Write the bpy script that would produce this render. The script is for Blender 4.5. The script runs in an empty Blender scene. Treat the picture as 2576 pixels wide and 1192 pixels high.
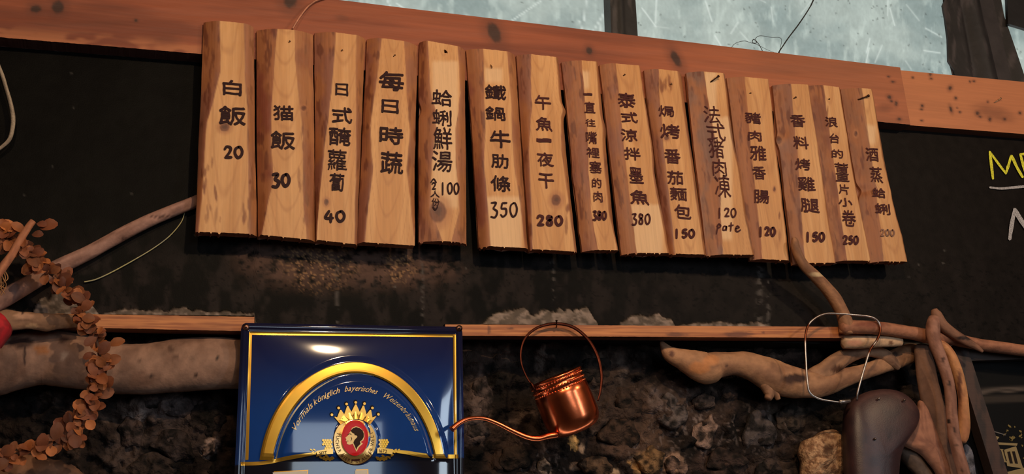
import bpy, bmesh, math, random
import numpy as np
from mathutils import Matrix, Vector
random.seed(4)
SC = bpy.context.scene
COL = SC.collection

# ------------------------------------------------------------------ camera
F = 2809.0; CX, CY = 1288.0, 596.0
_vh = np.array([9700., 1054.]); _vv = np.array([776., -7228.])
AX = np.array([_vh[0]-CX, -(_vh[1]-CY), -F]); AX /= np.linalg.norm(AX)
AZ = np.array([_vv[0]-CX, -(_vv[1]-CY), -F]); AZ -= AX*(AZ@AX); AZ /= np.linalg.norm(AZ)
AY = np.cross(AZ, AX)
RM = np.array([AX, AY, AZ])            # camera vector -> world vector
CAM = np.array([0., -2., 1.6])
cd = bpy.data.cameras.new('camera'); cam = bpy.data.objects.new('camera', cd); COL.objects.link(cam)
cd.sensor_width = 36; cd.lens = F/2576*36; cd.clip_start = .02
m4 = Matrix.Identity(4)
for i in range(3):
    for j in range(3): m4[i][j] = RM[i][j]
    m4[i][3] = CAM[i]
cam.matrix_world = m4
SC.camera = cam

# ------------------------------------------------------------------ world, lights, exposure
SC.view_settings.view_transform = 'Standard'; SC.view_settings.look = 'None'
SC.view_settings.gamma = 1; SC.view_settings.use_curve_mapping = False
SC.view_settings.exposure = 0.0
SC.cycles.use_denoising = True
wd = bpy.data.worlds.new('world'); SC.world = wd; wd.use_nodes = True
wb = wd.node_tree.nodes['Background']
wb.inputs[0].default_value = (.97, 1, .985, 1); wb.inputs[1].default_value = 1.9

def area(name, loc, target, sx, sy, power, color, spread=180):
    l = bpy.data.lights.new(name, 'AREA'); l.shape = 'RECTANGLE'; l.size = sx; l.size_y = sy
    l.energy = power; l.color = color; l.spread = math.radians(spread)
    o = bpy.data.objects.new(name, l); COL.objects.link(o); o.location = loc
    o.rotation_euler = (Vector(target)-Vector(loc)).to_track_quat('-Z', 'Y').to_euler()
    return o
area('ceiling_lamp', (.62, -1.75, 3.05), (.9, 0, 2.4), .06, .06, 14.5, (1, .70, .42))
area('second_ceiling_lamp', (2.6, -2.0, 3.2), (1.5, 0, 2.5), .12, .12, 14, (1, .72, .46))
area('far_ceiling_lamp', (-.4, -2.6, 3.3), (.9, 0, 2.3), .08, .08, 10, (1, .70, .45))
area('window_daylight', (2.9, -3.6, 2.2), (.8, 0, 2.2), .4, 1.5, 17, (.72, .86, 1))
area('rear_window_daylight', (.95, -4.3, 2.3), (.6, 0, 2.1), 1.1, 1.2, 17, (.72, .86, 1))

# ------------------------------------------------------------------ projection helpers
def unp(px, py, y=0.):
    px = np.asarray(px, float); py = np.asarray(py, float); y = np.asarray(y, float)
    px, py, y = np.broadcast_arrays(px, py, y)
    v = np.stack([px-CX, -(py-CY), np.full(px.shape, -F)], -1) @ RM.T
    t = (y-CAM[1])/v[..., 1]
    return CAM + v*t[..., None]
def proj(P):
    c = (np.asarray(P)-CAM) @ RM
    return CX+F*c[..., 0]/(-c[..., 2]), CY-F*c[..., 1]/(-c[..., 2])
def mpp(P):                            # metres per pixel at P
    return -((np.asarray(P)-CAM) @ RM)[..., 2]/F

# ------------------------------------------------------------------ numpy noise, colour
def vn(x, y, seed=0):
    x = np.asarray(x, float); y = np.asarray(y, float)
    xi = np.floor(x).astype(np.int64); yi = np.floor(y).astype(np.int64)
    fx = x-xi; fy = y-yi; fx = fx*fx*(3-2*fx); fy = fy*fy*(3-2*fy)
    def h(a, b):
        n = (a*374761393 + b*668265263 + seed*974634777) & 0xffffffff
        n = ((n ^ (n >> 13))*1274126177) & 0xffffffff
        return ((n ^ (n >> 16)) & 0xffff)/65535.
    return (h(xi, yi)*(1-fx)+h(xi+1, yi)*fx)*(1-fy)+(h(xi, yi+1)*(1-fx)+h(xi+1, yi+1)*fx)*fy
def fbm(x, y, seed=0, o=4):
    s = 0; a = .5; t = 0
    for k in range(o):
        s = s+a*vn(np.asarray(x)*2**k, np.asarray(y)*2**k, seed+k*17); t += a; a *= .5
    return s/t
def ss(a, b, x):
    t = np.clip((x-a)/(b-a), 0, 1); return t*t*(3-2*t)
def lin(*c):
    c = np.array(c[0] if len(c) == 1 else c, float)/255.
    return np.where(c <= .04045, c/12.92, ((c+.055)/1.055)**2.4)
def mix(a, b, m):
    m = np.asarray(m)[..., None]; return np.asarray(a)*(1-m)+np.asarray(b)*m
def ell(px, py, cx, cy, rx, ry, rot=0, w=.25, nz=0, seed=0):
    dx = px-cx; dy = py-cy; c, s = math.cos(rot), math.sin(rot)
    d = np.sqrt(((dx*c+dy*s)/rx)**2+((-dx*s+dy*c)/ry)**2)
    if nz: d = d+nz*(fbm(px/(.5*max(rx, 6)), py/(.5*max(ry, 6)), seed+3, 3)-.5)*2
    return 1-ss(1-w, 1+w, d)
def segd(px, py, x0, y0, x1, y1):
    dx, dy = x1-x0, y1-y0; t = np.clip(((px-x0)*dx+(py-y0)*dy)/(dx*dx+dy*dy+1e-9), 0, 1)
    return np.hypot(px-x0-t*dx, py-y0-t*dy)

# ------------------------------------------------------------------ materials
MATS = {}
def mat(name, rough=.6, metal=0., col=None, scale=(60, 60, 60), var=.18, bump=.15, coat=0., bscale=None, spec=.5, rnd=None, dist=.002, detail=5, trans=0):
    if name in MATS: return MATS[name]
    m = bpy.data.materials.new(name); m.use_nodes = True; n = m.node_tree.nodes; l = m.node_tree.links
    b = n['Principled BSDF']; b.inputs['Roughness'].default_value = rough; b.inputs['Metallic'].default_value = metal
    b.inputs['Coat Weight'].default_value = coat; b.inputs['Coat Roughness'].default_value = .03
    b.inputs['Specular IOR Level'].default_value = spec
    if col is None:
        a = n.new('ShaderNodeAttribute'); a.attribute_name = 'col'; src = a.outputs['Color']
    else:
        a = n.new('ShaderNodeRGB'); a.outputs[0].default_value = (*lin(col), 1); src = a.outputs[0]
    tc = n.new('ShaderNodeTexCoord'); mp = n.new('ShaderNodeMapping'); mp.inputs['Scale'].default_value = scale
    l.new(tc.outputs['Object'], mp.inputs[0])
    nz = n.new('ShaderNodeTexNoise'); nz.inputs['Scale'].default_value = 1; nz.inputs['Detail'].default_value = detail
    l.new(mp.outputs[0], nz.inputs['Vector'])
    mr = n.new('ShaderNodeMapRange'); mr.inputs[1].default_value = .25; mr.inputs[2].default_value = .75
    mr.inputs[3].default_value = 1-var; mr.inputs[4].default_value = 1+var
    l.new(nz.outputs['Fac'], mr.inputs[0])
    mx = n.new('ShaderNodeVectorMath'); mx.operation = 'SCALE'
    l.new(src, mx.inputs[0]); l.new(mr.outputs[0], mx.inputs['Scale'])
    out = mx.outputs[0]
    if rnd:
        oi = n.new('ShaderNodeObjectInfo'); cr = n.new('ShaderNodeValToRGB'); e = cr.color_ramp.elements
        e[0].color = (*lin(rnd[0]), 1); e[-1].color = (*lin(rnd[-1]), 1)
        for k, c in enumerate(rnd[1:-1]):
            q = e.new((k+1)/(len(rnd)-1)); q.color = (*lin(c), 1)
        l.new(oi.outputs['Random'], cr.inputs[0]); l.new(cr.outputs[0], mx.inputs[0])
    l.new(out, b.inputs['Base Color'])
    if bump:
        mp2 = n.new('ShaderNodeMapping'); mp2.inputs['Scale'].default_value = bscale or scale
        l.new(tc.outputs['Object'], mp2.inputs[0])
        n2 = n.new('ShaderNodeTexNoise'); n2.inputs['Scale'].default_value = 1; n2.inputs['Detail'].default_value = detail
        l.new(mp2.outputs[0], n2.inputs['Vector'])
        bp = n.new('ShaderNodeBump'); bp.inputs['Strength'].default_value = bump; bp.inputs['Distance'].default_value = dist
        l.new(n2.outputs['Fac'], bp.inputs['Height']); l.new(bp.outputs[0], b.inputs['Normal'])
    if trans:
        o = n['Material Output']; tr = n.new('ShaderNodeBsdfTranslucent'); ms = n.new('ShaderNodeMixShader')
        ms.inputs[0].default_value = trans
        l.new(out, tr.inputs[0]); l.new(b.outputs[0], ms.inputs[1]); l.new(tr.outputs[0], ms.inputs[2]); l.new(ms.outputs[0], o.inputs[0])
    MATS[name] = m; return m
M_PLANK = mat('planed_cedar', .55, scale=(260, 260, 9), var=.10, bump=.25, bscale=(320, 320, 14), dist=.001)
M_BEAM = mat('pine_beam', .6, scale=(7, 200, 200), var=.09, bump=.25, bscale=(9, 260, 260), dist=.001)
M_DRIFT = mat('driftwood', .75, scale=(70, 70, 70), var=.18, bump=.5, bscale=(130, 130, 130), dist=.002)
M_BOARD = mat('black_board_paint', .5, scale=(40, 40, 40), var=.3, bump=.35, bscale=(420, 420, 420), dist=.0008, detail=7, spec=.06)
M_STONE = mat('rough_stone', .88, scale=(70, 70, 70), var=.45, bump=.9, bscale=(160, 160, 160), dist=.006, detail=8, spec=.25)
M_INK = mat('black_ink', .6, col=(46, 20, 24), var=.2, bump=0, spec=.15)
M_INK2 = mat('brown_ink', .6, col=(74, 34, 34), var=.2, bump=0, spec=.15)
M_FAINT = mat('faded_ink', .5, col=(120, 75, 50), var=.3, bump=0)
M_SIGN = mat('blue_enamel', .07, var=.03, bump=0, coat=.5)
M_GOLD = mat('gold_enamel', .28, metal=.75, scale=(30, 30, 30), var=.08, bump=0, coat=.4)
M_COPPER = mat('polished_copper', .24, metal=1., col=(250, 130, 82), scale=(50, 50, 50), var=.12, bump=.12, bscale=(90, 90, 90), dist=.001)
M_DCOPPER = mat('dark_copper', .4, metal=1., col=(74, 36, 26), scale=(60, 60, 60), var=.3, bump=.1)
M_STEEL = mat('steel_wire', .38, metal=1., scale=(90, 90, 90), var=.2, bump=.15)
M_LEATHER = mat('brown_leather', .42, scale=(120, 120, 120), var=.12, bump=.25, bscale=(420, 420, 420), dist=.001)
M_DARK = mat('dark_metal', .6, scale=(20, 20, 20), var=.35, bump=.3, bscale=(60, 60, 60))
M_SHEET = mat('frosted_sheet', .5, scale=(18, 18, 18), var=.06, bump=.2, bscale=(40, 40, 14), trans=.85)
M_LEAF = mat('dried_leaf', .65, scale=(90, 90, 90), var=.2, bump=.4, rnd=[(96, 52, 34), (150, 86, 52), (122, 66, 44), (186, 110, 60), (84, 48, 34), (214, 128, 68)], trans=.15)
M_STRING = mat('pale_cord', .8, scale=(300, 300, 300), var=.25, bump=.4)
M_CHALKY = mat('yellow_chalk', .95, col=(222, 218, 60), scale=(420, 420, 420), var=.6, bump=.4)
M_CHALKW = mat('white_chalk', .95, col=(170, 165, 165), scale=(420, 420, 420), var=.6, bump=.4)
M_PRINT = mat('print', .6, var=.05, bump=0, spec=.15)
M_CLOTH = mat('red_cloth', .8, scale=(200, 200, 200), var=.12, bump=.2)

# ------------------------------------------------------------------ object helpers
NAMES = {}
def finish(o, parent=None, label=None, cat=None, group=None, kind=None):
    COL.objects.link(o)
    if parent is not None:
        o.parent = parent; o.matrix_parent_inverse = Matrix.Translation(-parent.location)
    if label: o['label'] = label
    if cat: o['category'] = cat
    if group: o['group'] = group
    if kind: o['kind'] = kind
    return o
def build(name, V, faces, m, parent=None, col=None, smooth=True, **kw):
    V = np.asarray(V, float)
    org = V.mean(0)
    if parent is not None: Vl = V
    else: Vl = V-org
    me = bpy.data.meshes.new(name)
    if isinstance(faces, np.ndarray):
        nf, k = faces.shape
        me.vertices.add(len(V)); me.vertices.foreach_set('co', Vl.ravel())
        me.loops.add(nf*k); me.loops.foreach_set('vertex_index', faces.ravel().astype(np.int32))
        me.polygons.add(nf); me.polygons.foreach_set('loop_start', np.arange(0, nf*k, k, dtype=np.int32))
        me.update(calc_edges=True)
    else:
        me.from_pydata(Vl.tolist(), [], faces)
    if smooth is True or smooth is False:
        me.polygons.foreach_set('use_smooth', np.full(len(me.polygons), smooth))
    else:
        me.polygons.foreach_set('use_smooth', smooth)
    if col is not None:
        a = me.attributes.new('col', 'FLOAT_COLOR', 'POINT')
        c = np.ones((len(V), 4)); c[:, :3] = np.broadcast_to(col, (len(V), 3)); a.data.foreach_set('color', c.ravel())
    me.materials.append(m); me.validate(); me.update()
    o = bpy.data.objects.new(name, me)
    if parent is None: o.location = org
    else:
        o.location = (0, 0, 0)
    return finish(o, parent, **kw)
def empty(name, loc, **kw):
    o = bpy.data.objects.new(name, None); o.location = loc; o.empty_display_size = .05
    return finish(o, None, **kw)
def gridfaces(nv, nu, off=0, wrap=False):
    i = np.arange(nv-1)[:, None]; j = np.arange(nu if wrap else nu-1)[None]; j2 = (j+1) % nu
    return (off+np.stack([i*nu+j, (i+1)*nu+j, (i+1)*nu+j2, i*nu+j2], -1)).reshape(-1, 4)
def slab(name, P, C, back, m, parent=None, side=None, **kw):
    """front grid P (rows top to bottom), side walls back to the plane y=back"""
    nv, nu = P.shape[:2]
    V = P.reshape(-1, 3); F4 = gridfaces(nv, nu)
    ring = [(0, j) for j in range(nu)]+[(i, nu-1) for i in range(1, nv)]+[(nv-1, j) for j in range(nu-2, -1, -1)]+[(i, 0) for i in range(nv-2, 0, -1)]
    idx = np.array([a*nu+b for a, b in ring]); n = len(idx)
    A = V[idx]; B = A.copy(); B[:, 1] = back
    off = len(V); k = np.arange(n); k2 = (k+1) % n
    S = np.stack([off+k, off+k2, off+n+k2, off+n+k], -1)
    # back: reuse the grid laid flat, coarse
    VB = V.copy(); VB[:, 1] = back
    st_i = sorted(set(list(range(0, nv, max(1, nv//6)))+[nv-1])); st_j = sorted(set(list(range(0, nu, max(1, nu//6)))+[nu-1]))
    Q = P[np.ix_(st_i, st_j)].copy(); Q[..., 1] = back
    offb = off+2*n; FB = gridfaces(len(st_i), len(st_j), offb)[:, ::-1]
    allV = np.vstack([V, A, B, Q.reshape(-1, 3)])
    Cf = np.broadcast_to(C, P.shape).reshape(-1, 3); cs = Cf[idx]*.8 if side is None else np.broadcast_to(side, (n, 3))
    allC = np.vstack([Cf, cs, cs, np.broadcast_to(cs.mean(0), (Q.shape[0]*Q.shape[1], 3))])
    fs = np.vstack([F4, S, FB]); sm = np.zeros(len(fs), bool); sm[:len(F4)] = True
    return build(name, allV, fs, m, parent, allC, sm, **kw)
def pxgrid(xl, xr, yt, yb, nu, nv, y):
    """pixel-laid grid on plane y. xl,xr: f(t) ; yt,yb: f(x)"""
    t = np.linspace(0, 1, nv)[:, None]; s = np.linspace(0, 1, nu)[None]
    X = xl(t)*(1-s)+xr(t)*s
    Y = yt(X)*(1-t)+yb(X)*t
    return X, Y, unp(X, Y, y)
def interp(pts):
    xs = [p[0] for p in pts]; ys = [p[1] for p in pts]
    return lambda x: np.interp(x, xs, ys)
def catmull(P, n):
    P = np.asarray(P, float); k = len(P)
    Q = np.vstack([2*P[0]-P[1], P, 2*P[-1]-P[-2]])
    t = np.linspace(0, k-1-1e-9, n); i = t.astype(int); f = (t-i)[:, None]
    a, b, c, d = Q[i], Q[i+1], Q[i+2], Q[i+3]
    return .5*((2*b)+(-a+c)*f+(2*a-5*b+4*c-d)*f*f+(-a+3*b-3*c+d)*f**3)
def tube(name, pts, m, parent=None, base=(150, 110, 85), alt=None, n=14, step=6, rough=.06, flat=1., spots=(), seed=1, closed=False, pointed=(0, 0), tw=0, **kw):
    """pts: (px,py,y,r_px)"""
    P = np.asarray(pts, float)
    L = np.hypot(*np.diff(P[:, :2], axis=0).T).sum(); ns = max(6, int(L/step))
    Q = catmull(P, ns)
    W = unp(Q[:, 0], Q[:, 1], Q[:, 2]); R = np.maximum(Q[:, 3], .3)*mpp(W)
    T = np.gradient(W, axis=0); T /= np.linalg.norm(T, axis=1)[:, None]
    B = np.array([0, 1., 0]); B = B-T*(T@B)[:, None]; B /= np.linalg.norm(B, axis=1)[:, None]
    N = np.cross(T, B)
    th = np.linspace(0, 2*math.pi, n, endpoint=False)
    s = np.linspace(0, L, ns)
    nz = 1+rough*4*(fbm(s[:, None]/45+seed*7, np.cos(th)[None]*1.3+5+np.sin(th)[None]*.7, seed, 4)-.5)
    rr = R[:, None]*nz
    V = W[:, None]+N[:, None]*(np.cos(th)[None]*rr)[..., None]+B[:, None]*(np.sin(th)[None]*rr*flat)[..., None]
    V = V.reshape(-1, 3)
    F4 = gridfaces(ns, n, wrap=True)
    fs = F4.tolist()
    if not closed:
        c0, c1 = len(V), len(V)+1
        e0 = W[0]-T[0]*R[0]*(.25+pointed[0]); e1 = W[-1]+T[-1]*R[-1]*(.25+pointed[1])
        V = np.vstack([V, e0, e1])
        fs += [[c0, j, (j+1) % n] for j in range(n)]+[[c1, (ns-1)*n+(j+1) % n, (ns-1)*n+j] for j in range(n)]
    px, py = proj(V)
    c1_ = lin(base); c2_ = lin(alt or tuple(.62*v for v in base))
    ang = np.tile(th, ns); ang = np.append(ang, [0, 0]) if not closed else ang
    sl = np.repeat(s, n); sl = np.append(sl, [0, L]) if not closed else sl
    k = fbm(sl/55, ang*1.2+seed, seed+5, 4); k2 = fbm(sl/16, np.cos(ang)*4+seed, seed+9, 3)
    C = mix(c1_, c2_, ss(.42, .72, k)*.8); C = C*(0.82+.36*k2)[..., None]
    for (sx, sy, rx, ry, cc) in spots:
        C = mix(C, lin(cc), ell(px, py, sx, sy, rx, ry, nz=.15, seed=int(sx)))
    return build(name, V, fs, m, parent, C, True, **kw)
def pillow(name, outline, y, depth, m, parent=None, base=(120, 110, 100), alt=None, rings=7, nout=48, rough=.1, back=.35, seed=1, cfun=None, hfun=None, power=.5, smoothout=True, **kw):
    O = np.asarray(outline, float)
    if smoothout:
        O2 = np.vstack([O, O[:1]]); Q = catmull(np.vstack([O[-1:], O2, O[1:2]]), (len(O)+2)*max(4, nout//len(O)))
        k = max(4, nout//len(O)); Q = Q[k:-2*k+1] if False else Q
        # simple closed resample
        d = np.r_[0, np.cumsum(np.hypot(*np.diff(O2, axis=0).T))]; t = np.linspace(0, d[-1], nout, endpoint=False)
        X = np.interp(t, d, O2[:, 0]); Y = np.interp(t, d, O2[:, 1])
        for _ in range(2):
            X = (np.roll(X, 1)+2*X+np.roll(X, -1))/4; Y = (np.roll(Y, 1)+2*Y+np.roll(Y, -1))/4
    else:
        O2 = np.vstack([O, O[:1]]); d = np.r_[0, np.cumsum(np.hypot(*np.diff(O2, axis=0).T))]; t = np.linspace(0, d[-1], nout, endpoint=False)
        X = np.interp(t, d, O2[:, 0]); Y = np.interp(t, d, O2[:, 1])
    cx, cy = X.mean(), Y.mean()
    rs = np.sin(np.linspace(0, math.pi/2, rings+1))[1:]
    PX = [cx]; PY = [cy]; H = [1.]
    for r in rs:
        PX += list(cx+(X-cx)*r); PY += list(cy+(Y-cy)*r); H += [(1-r**2.2)**power if r < .999 else 0]*nout
    PX = np.array(PX); PY = np.array(PY); H = np.array(H)
    nzv = fbm(PX/16+seed*3, PY/16, seed, 4)-.5
    H = H*(1+0*nzv)+rough*nzv*(H > 0)
    if hfun is not None: H = H+hfun(PX, PY)
    V = unp(PX, PY, y); V[:, 1] -= H*depth
    n0 = len(V)
    k = n0-nout
    B = V[k:].copy(); B2 = V[k:].copy(); B2[:, 1] = y+depth*back
    cb = V[0].copy(); cb[1] = y+depth*back
    V = np.vstack([V, B2, cb])
    fs = []
    for j in range(nout):
        j2 = (j+1) % nout
        fs.append([0, 1+j2, 1+j])
        for r in range(rings-1):
            a = 1+r*nout; b = a+nout; fs.append([a+j, a+j2, b+j2, b+j])
        fs.append([k+j, k+j2, n0+j2, n0+j]); fs.append([n0+nout, n0+j, n0+j2])
    # outline in picture runs either way round: fix winding from the signed area
    area2 = ((X*np.roll(Y, -1)-np.roll(X, -1)*Y).sum())
    if area2 < 0: fs = [f[::-1] for f in fs]
    px, py = proj(V)
    if cfun: C = cfun(px, py)
    else:
        q = fbm(px/14+seed, py/14, seed+2, 4)
        C = mix(lin(base), lin(alt or tuple(.5*v for v in base)), ss(.35, .7, q))
    return build(name, V, fs, m, parent, C, True, **kw)
def ribbon(pts, w, n=None, taper=.25, seed=0, wob=.12):
    """flat brush stroke in 2-D: returns verts (k,2), quads"""
    P = np.asarray(pts, float)
    if len(P) == 2: Q = np.array([P[0]*(1-t)+P[1]*t for t in np.linspace(0, 1, 5)])
    else: Q = catmull(P, n or 5*len(P))
    T = np.gradient(Q, axis=0); T /= np.linalg.norm(T, axis=1)[:, None]+1e-9
    N = np.stack([-T[:, 1], T[:, 0]], 1)
    k = len(Q); t = np.linspace(0, 1, k)
    ww = w*.5*(1-taper*np.abs(2*t-1)**3)*(1+wob*2*(vn(t*6, t*0+seed*1.7, seed)-.5))
    e0 = Q[0]-T[0]*w*.3; e1 = Q[-1]+T[-1]*w*.3
    V = np.vstack([Q+N*ww[:, None], Q-N*ww[:, None], e0, e1])
    fs = [[i, k+i, k+i+1, i+1] for i in range(k-1)]+[[2*k, k, 0], [2*k+1, k-1, 2*k-1]]
    return V, fs

# ------------------------------------------------------------------ glyphs
_G = {}
def glyph(ch, wob=.035, offset=0.0, maxe=.16):
    key = (ch, wob, offset)
    if key in _G: return _G[key]
    cu = bpy.data.curves.new('t', 'FONT'); cu.body = ch; cu.resolution_u = 2; cu.offset = offset
    o = bpy.data.objects.new('t', cu); COL.objects.link(o); bpy.context.view_layer.update()
    me = bpy.data.meshes.new_from_object(o.evaluated_get(bpy.context.evaluated_depsgraph_get()))
    bm = bmesh.new(); bm.from_mesh(me)
    bmesh.ops.remove_doubles(bm, verts=bm.verts, dist=1e-4)
    for _ in range(3):
        es = [e for e in bm.edges if e.calc_length() > maxe]
        if not es: break
        bmesh.ops.subdivide_edges(bm, edges=es, cuts=1)
        bmesh.ops.triangulate(bm, faces=bm.faces[:])
    bm.verts.index_update()
    V = np.array([v.co[:2] for v in bm.verts]); fs = [[v.index for v in f.verts] for f in bm.faces]
    bm.free(); bpy.data.objects.remove(o); bpy.data.curves.remove(cu); bpy.data.meshes.remove(me)
    sd = sum(map(ord, ch)) % 97
    if wob:
        V = V+wob*2*np.stack([fbm(V[:, 0]*3+sd, V[:, 1]*3, sd, 2)-.5, fbm(V[:, 0]*3, V[:, 1]*3+sd, sd+5, 2)-.5], 1)
        V = V+wob*.5*np.stack([vn(V[:, 0]*31, V[:, 1]*31, sd)-.5, vn(V[:, 0]*29, V[:, 1]*29, sd+2)-.5], 1)
        # brushy: horizontals flare to the right foot
    lo, hi = V.min(0), V.max(0)
    V = (V-lo)/np.maximum(hi-lo, 1e-6); asp = (hi-lo)
    _G[key] = (V, fs, asp); return _G[key]
DIG = {
 '0': [[(.5, .02), (.15, .2), (.08, .6), (.4, .98), (.8, .8), (.92, .4), (.7, .05), (.45, .03)]],
 '1': [[(.5, .0), (.48, 1.)]],
 '2': [[(.1, .25), (.35, .02), (.8, .12), (.7, .45), (.2, .9)], [(.15, .9), (.95, .88)]],
 '3': [[(.15, .05), (.75, .05), (.4, .4)], [(.4, .4), (.9, .6), (.65, .95), (.1, .92)]],
 '4': [[(.5, 0), (.08, .6), (.95, .62)], [(.7, .25), (.66, 1.)]],
 '5': [[(.9, .04), (.3, .05)], [(.3, .05), (.22, .42), (.75, .45), (.8, .8), (.4, 1.), (.1, .85)]],
 '8': [[(.8, .12), (.35, .03), (.25, .3), (.75, .6), (.7, .95), (.25, .92), (.25, .65), (.78, .3), (.78, .1)]],
 'P': [[(.45, .05), (.1, 1.2)], [(.2, .3), (.6, 0), (.95, .25), (.35, .55)]],
 'a': [[(.85, .3), (.3, .3), (.15, .75), (.6, .75), (.85, .3), (.8, .85)]],
 't': [[(.5, -.25), (.4, .9)], [(0, .2), (.95, .1)]],
 'e': [[(.1, .6), (.8, .4), (.4, .2), (.1, .7), (.5, .95), (1.1, .7)]],
 '(': [[(.0, .9), (.5, .1), (1, .9)]], ')': [[(.0, .1), (.5, .9), (1, .1)]],
}
def digit_groups(txt, x0, y0, x1, y1, w, sl=0.):
    """returns list of (V px, faces)"""
    res = []; n = len(txt); cw = (x1-x0)/(n-.2)
    for i, ch in enumerate(txt):
        out = []; res.append(out)
        for s in DIG[ch]:
            hh = (y1-y0)*(1 if i == 0 else .9)
            wd = cw*.8*(.35 if ch == '1' else 1)
            pts = [(x0+i*cw+q[0]*wd+(.15*cw if ch == '1' else 0), y0+(y1-y0)*.05*i*0+sl*i*cw+q[1]*hh) for q in s]
            out.append(ribbon(pts, w, seed=i+ord(ch)))
    return res

# ================================================================== SETTING
def flatbox(name, lo, hi, m, c, **kw):
    x0, y0, z0 = lo; x1, y1, z1 = hi
    V = [(x, y, z) for z in (z0, z1) for y in (y0, y1) for x in (x0, x1)]
    fs = [[0, 1, 3, 2][::-1], [4, 5, 7, 6], [0, 1, 5, 4], [2, 3, 7, 6][::-1], [0, 2, 6, 4][::-1], [1, 3, 7, 5]]
    return build(name, V, fs, m, kw.pop('parent', None), lin(c), False, **kw)
flatbox('floor', (-3, -4.6, -.1), (6, .4, 0), M_DARK, (52, 44, 38), kind='structure')
flatbox('ceiling', (-3, -4.6, 3.62), (6, .5, 3.7), M_DARK, (62, 50, 42), kind='structure')
flatbox('wall_left', (-3.1, -4.6, 0), (-3, .4, 3.7), M_DARK, (70, 54, 42), kind='structure')
flatbox('wall_right', (6, -4.6, 0), (6.1, .4, 3.7), M_DARK, (70, 54, 42), kind='structure')
flatbox('wall_front', (-3, -4.7, 0), (6, -4.6, 3.7), M_DARK, (78, 58, 44), kind='structure')

# --- stone wall (recessed behind the lower battens), rough relief in blotchy dark tones
def stone_h(X, Y):
    a = fbm(X/70, Y/60, 11, 5); b = fbm(X/22, Y/20, 15, 4)
    return .045*(a-.5)+.010*(b-.5)+.012*ss(.5, .62, fbm(X/34+9, Y/30, 21, 3))
PATCH = [  # cx, cy, rx, ry, rot, colour, strength
 (415, 1015, 75, 45, .2, (92, 78, 74), .8), (330, 1075, 40, 60, 0, (84, 70, 64), .7), (300, 1140, 45, 40, 0, (78, 64, 58), .7), (440, 1110, 60, 50, 0, (70, 58, 54), .7),
 (527, 1128, 26, 16, -.7, (165, 140, 128), .9), (480, 1060, 40, 60, 0, (66, 56, 54), .6), (345, 1050, 25, 14, -.5, (135, 118, 110), .8),
 (1205, 1000, 26, 55, 0, (92, 76, 70), .8), (1195, 1085, 30, 26, 0, (96, 80, 74), .8), (1360, 900, 10, 40, 0, (84, 72, 66), .7), (1350, 980, 8, 30, 0, (60, 50, 46), .7),
 (1445, 1110, 12, 18, -.5, (205, 160, 100), .9), (1470, 1126, 7, 12, 0, (150, 125, 105), .9), (1368, 1180, 12, 22, -.3, (170, 145, 125), .95), (1450, 1172, 14, 10, 0, (140, 110, 88), .8),
 (1500, 1185, 22, 10, 0, (150, 120, 92), .8), (1545, 1188, 14, 12, 0, (160, 135, 110), .8), (1320, 1120, 60, 40, 0, (66, 50, 42), .7), (1280, 1160, 50, 40, 0, (62, 46, 38), .7),
 (1620, 1165, 34, 28, -.3, (170, 130, 84), .85), (1690, 1165, 26, 22, .2, (150, 120, 100), .8), (1590, 1130, 60, 30, 0, (84, 64, 54), .7), (1640, 1090, 50, 40, 0, (86, 66, 54), .6),
 (1600, 1050, 90, 50, .2, (74, 56, 46), .6), (1530, 1000, 60, 80, 0, (58, 46, 40), .6), (1700, 1000, 50, 40, 0, (82, 66, 58), .6),
 (1560, 930, 12, 40, 0, (78, 66, 60), .6), (1640, 1010, 20, 30, 0, (100, 84, 78), .7), (1800, 1160, 50, 30, 0, (74, 56, 50), .6), (1850, 1180, 60, 30, 0, (70, 54, 48), .6),
 (1985, 1040, 60, 40, 0, (70, 58, 50), .7), (2330, 1100, 40, 50, 0, (88, 60, 46), .6), (1940, 1170, 40, 40, 0, (76, 62, 54), .6), (300, 960, 60, 20, 0, (48, 42, 40), .6),
]
X, Y, P = pxgrid(lambda t: -420+0*t, lambda t: 2980+0*t, lambda x: 770+0*x, lambda x: 1560+0*x, 860, 200, .075)
P[..., 1] -= stone_h(X, Y)
a = fbm(X/60, Y/50, 31, 5); b = fbm(X/18, Y/16, 33, 4)
C = mix(lin(30, 22, 19), lin(62, 48, 42), ss(.42, .68, a))
C = mix(C, lin(96, 78, 68), ss(.6, .75, b)*ss(.45, .6, a)*.8)
C = mix(C, lin(14, 11, 10), ss(.52, .7, fbm(X/40+30, Y/34, 35, 4))*.8)
for i, (cx, cy, rx, ry, ro, cc, st) in enumerate(PATCH):
    C = mix(C, lin(tuple(min(255, v*1.15) for v in cc)), st*ell(X, Y, cx, cy, rx, ry, ro, w=.3, nz=.55, seed=i+40))
for (cx, cy) in ((1690, 1035), (1775, 1090), (1905, 1080), (1640, 1150), (2060, 1140), (1350, 1180)):
    C = mix(C, lin(135, 118, 112), .5*ss(.62, .7, fbm(X/7, Y/9, 77, 3))*ell(X, Y, cx, cy, 70, 60, w=.5))
wall = slab('wall_back', P, C, .20, M_STONE, kind='structure')
flatbox('upper_core', (-1.0, .02, 2.16), (3.2, .20, 2.70), M_DARK, (20, 17, 15), parent=wall)
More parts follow.
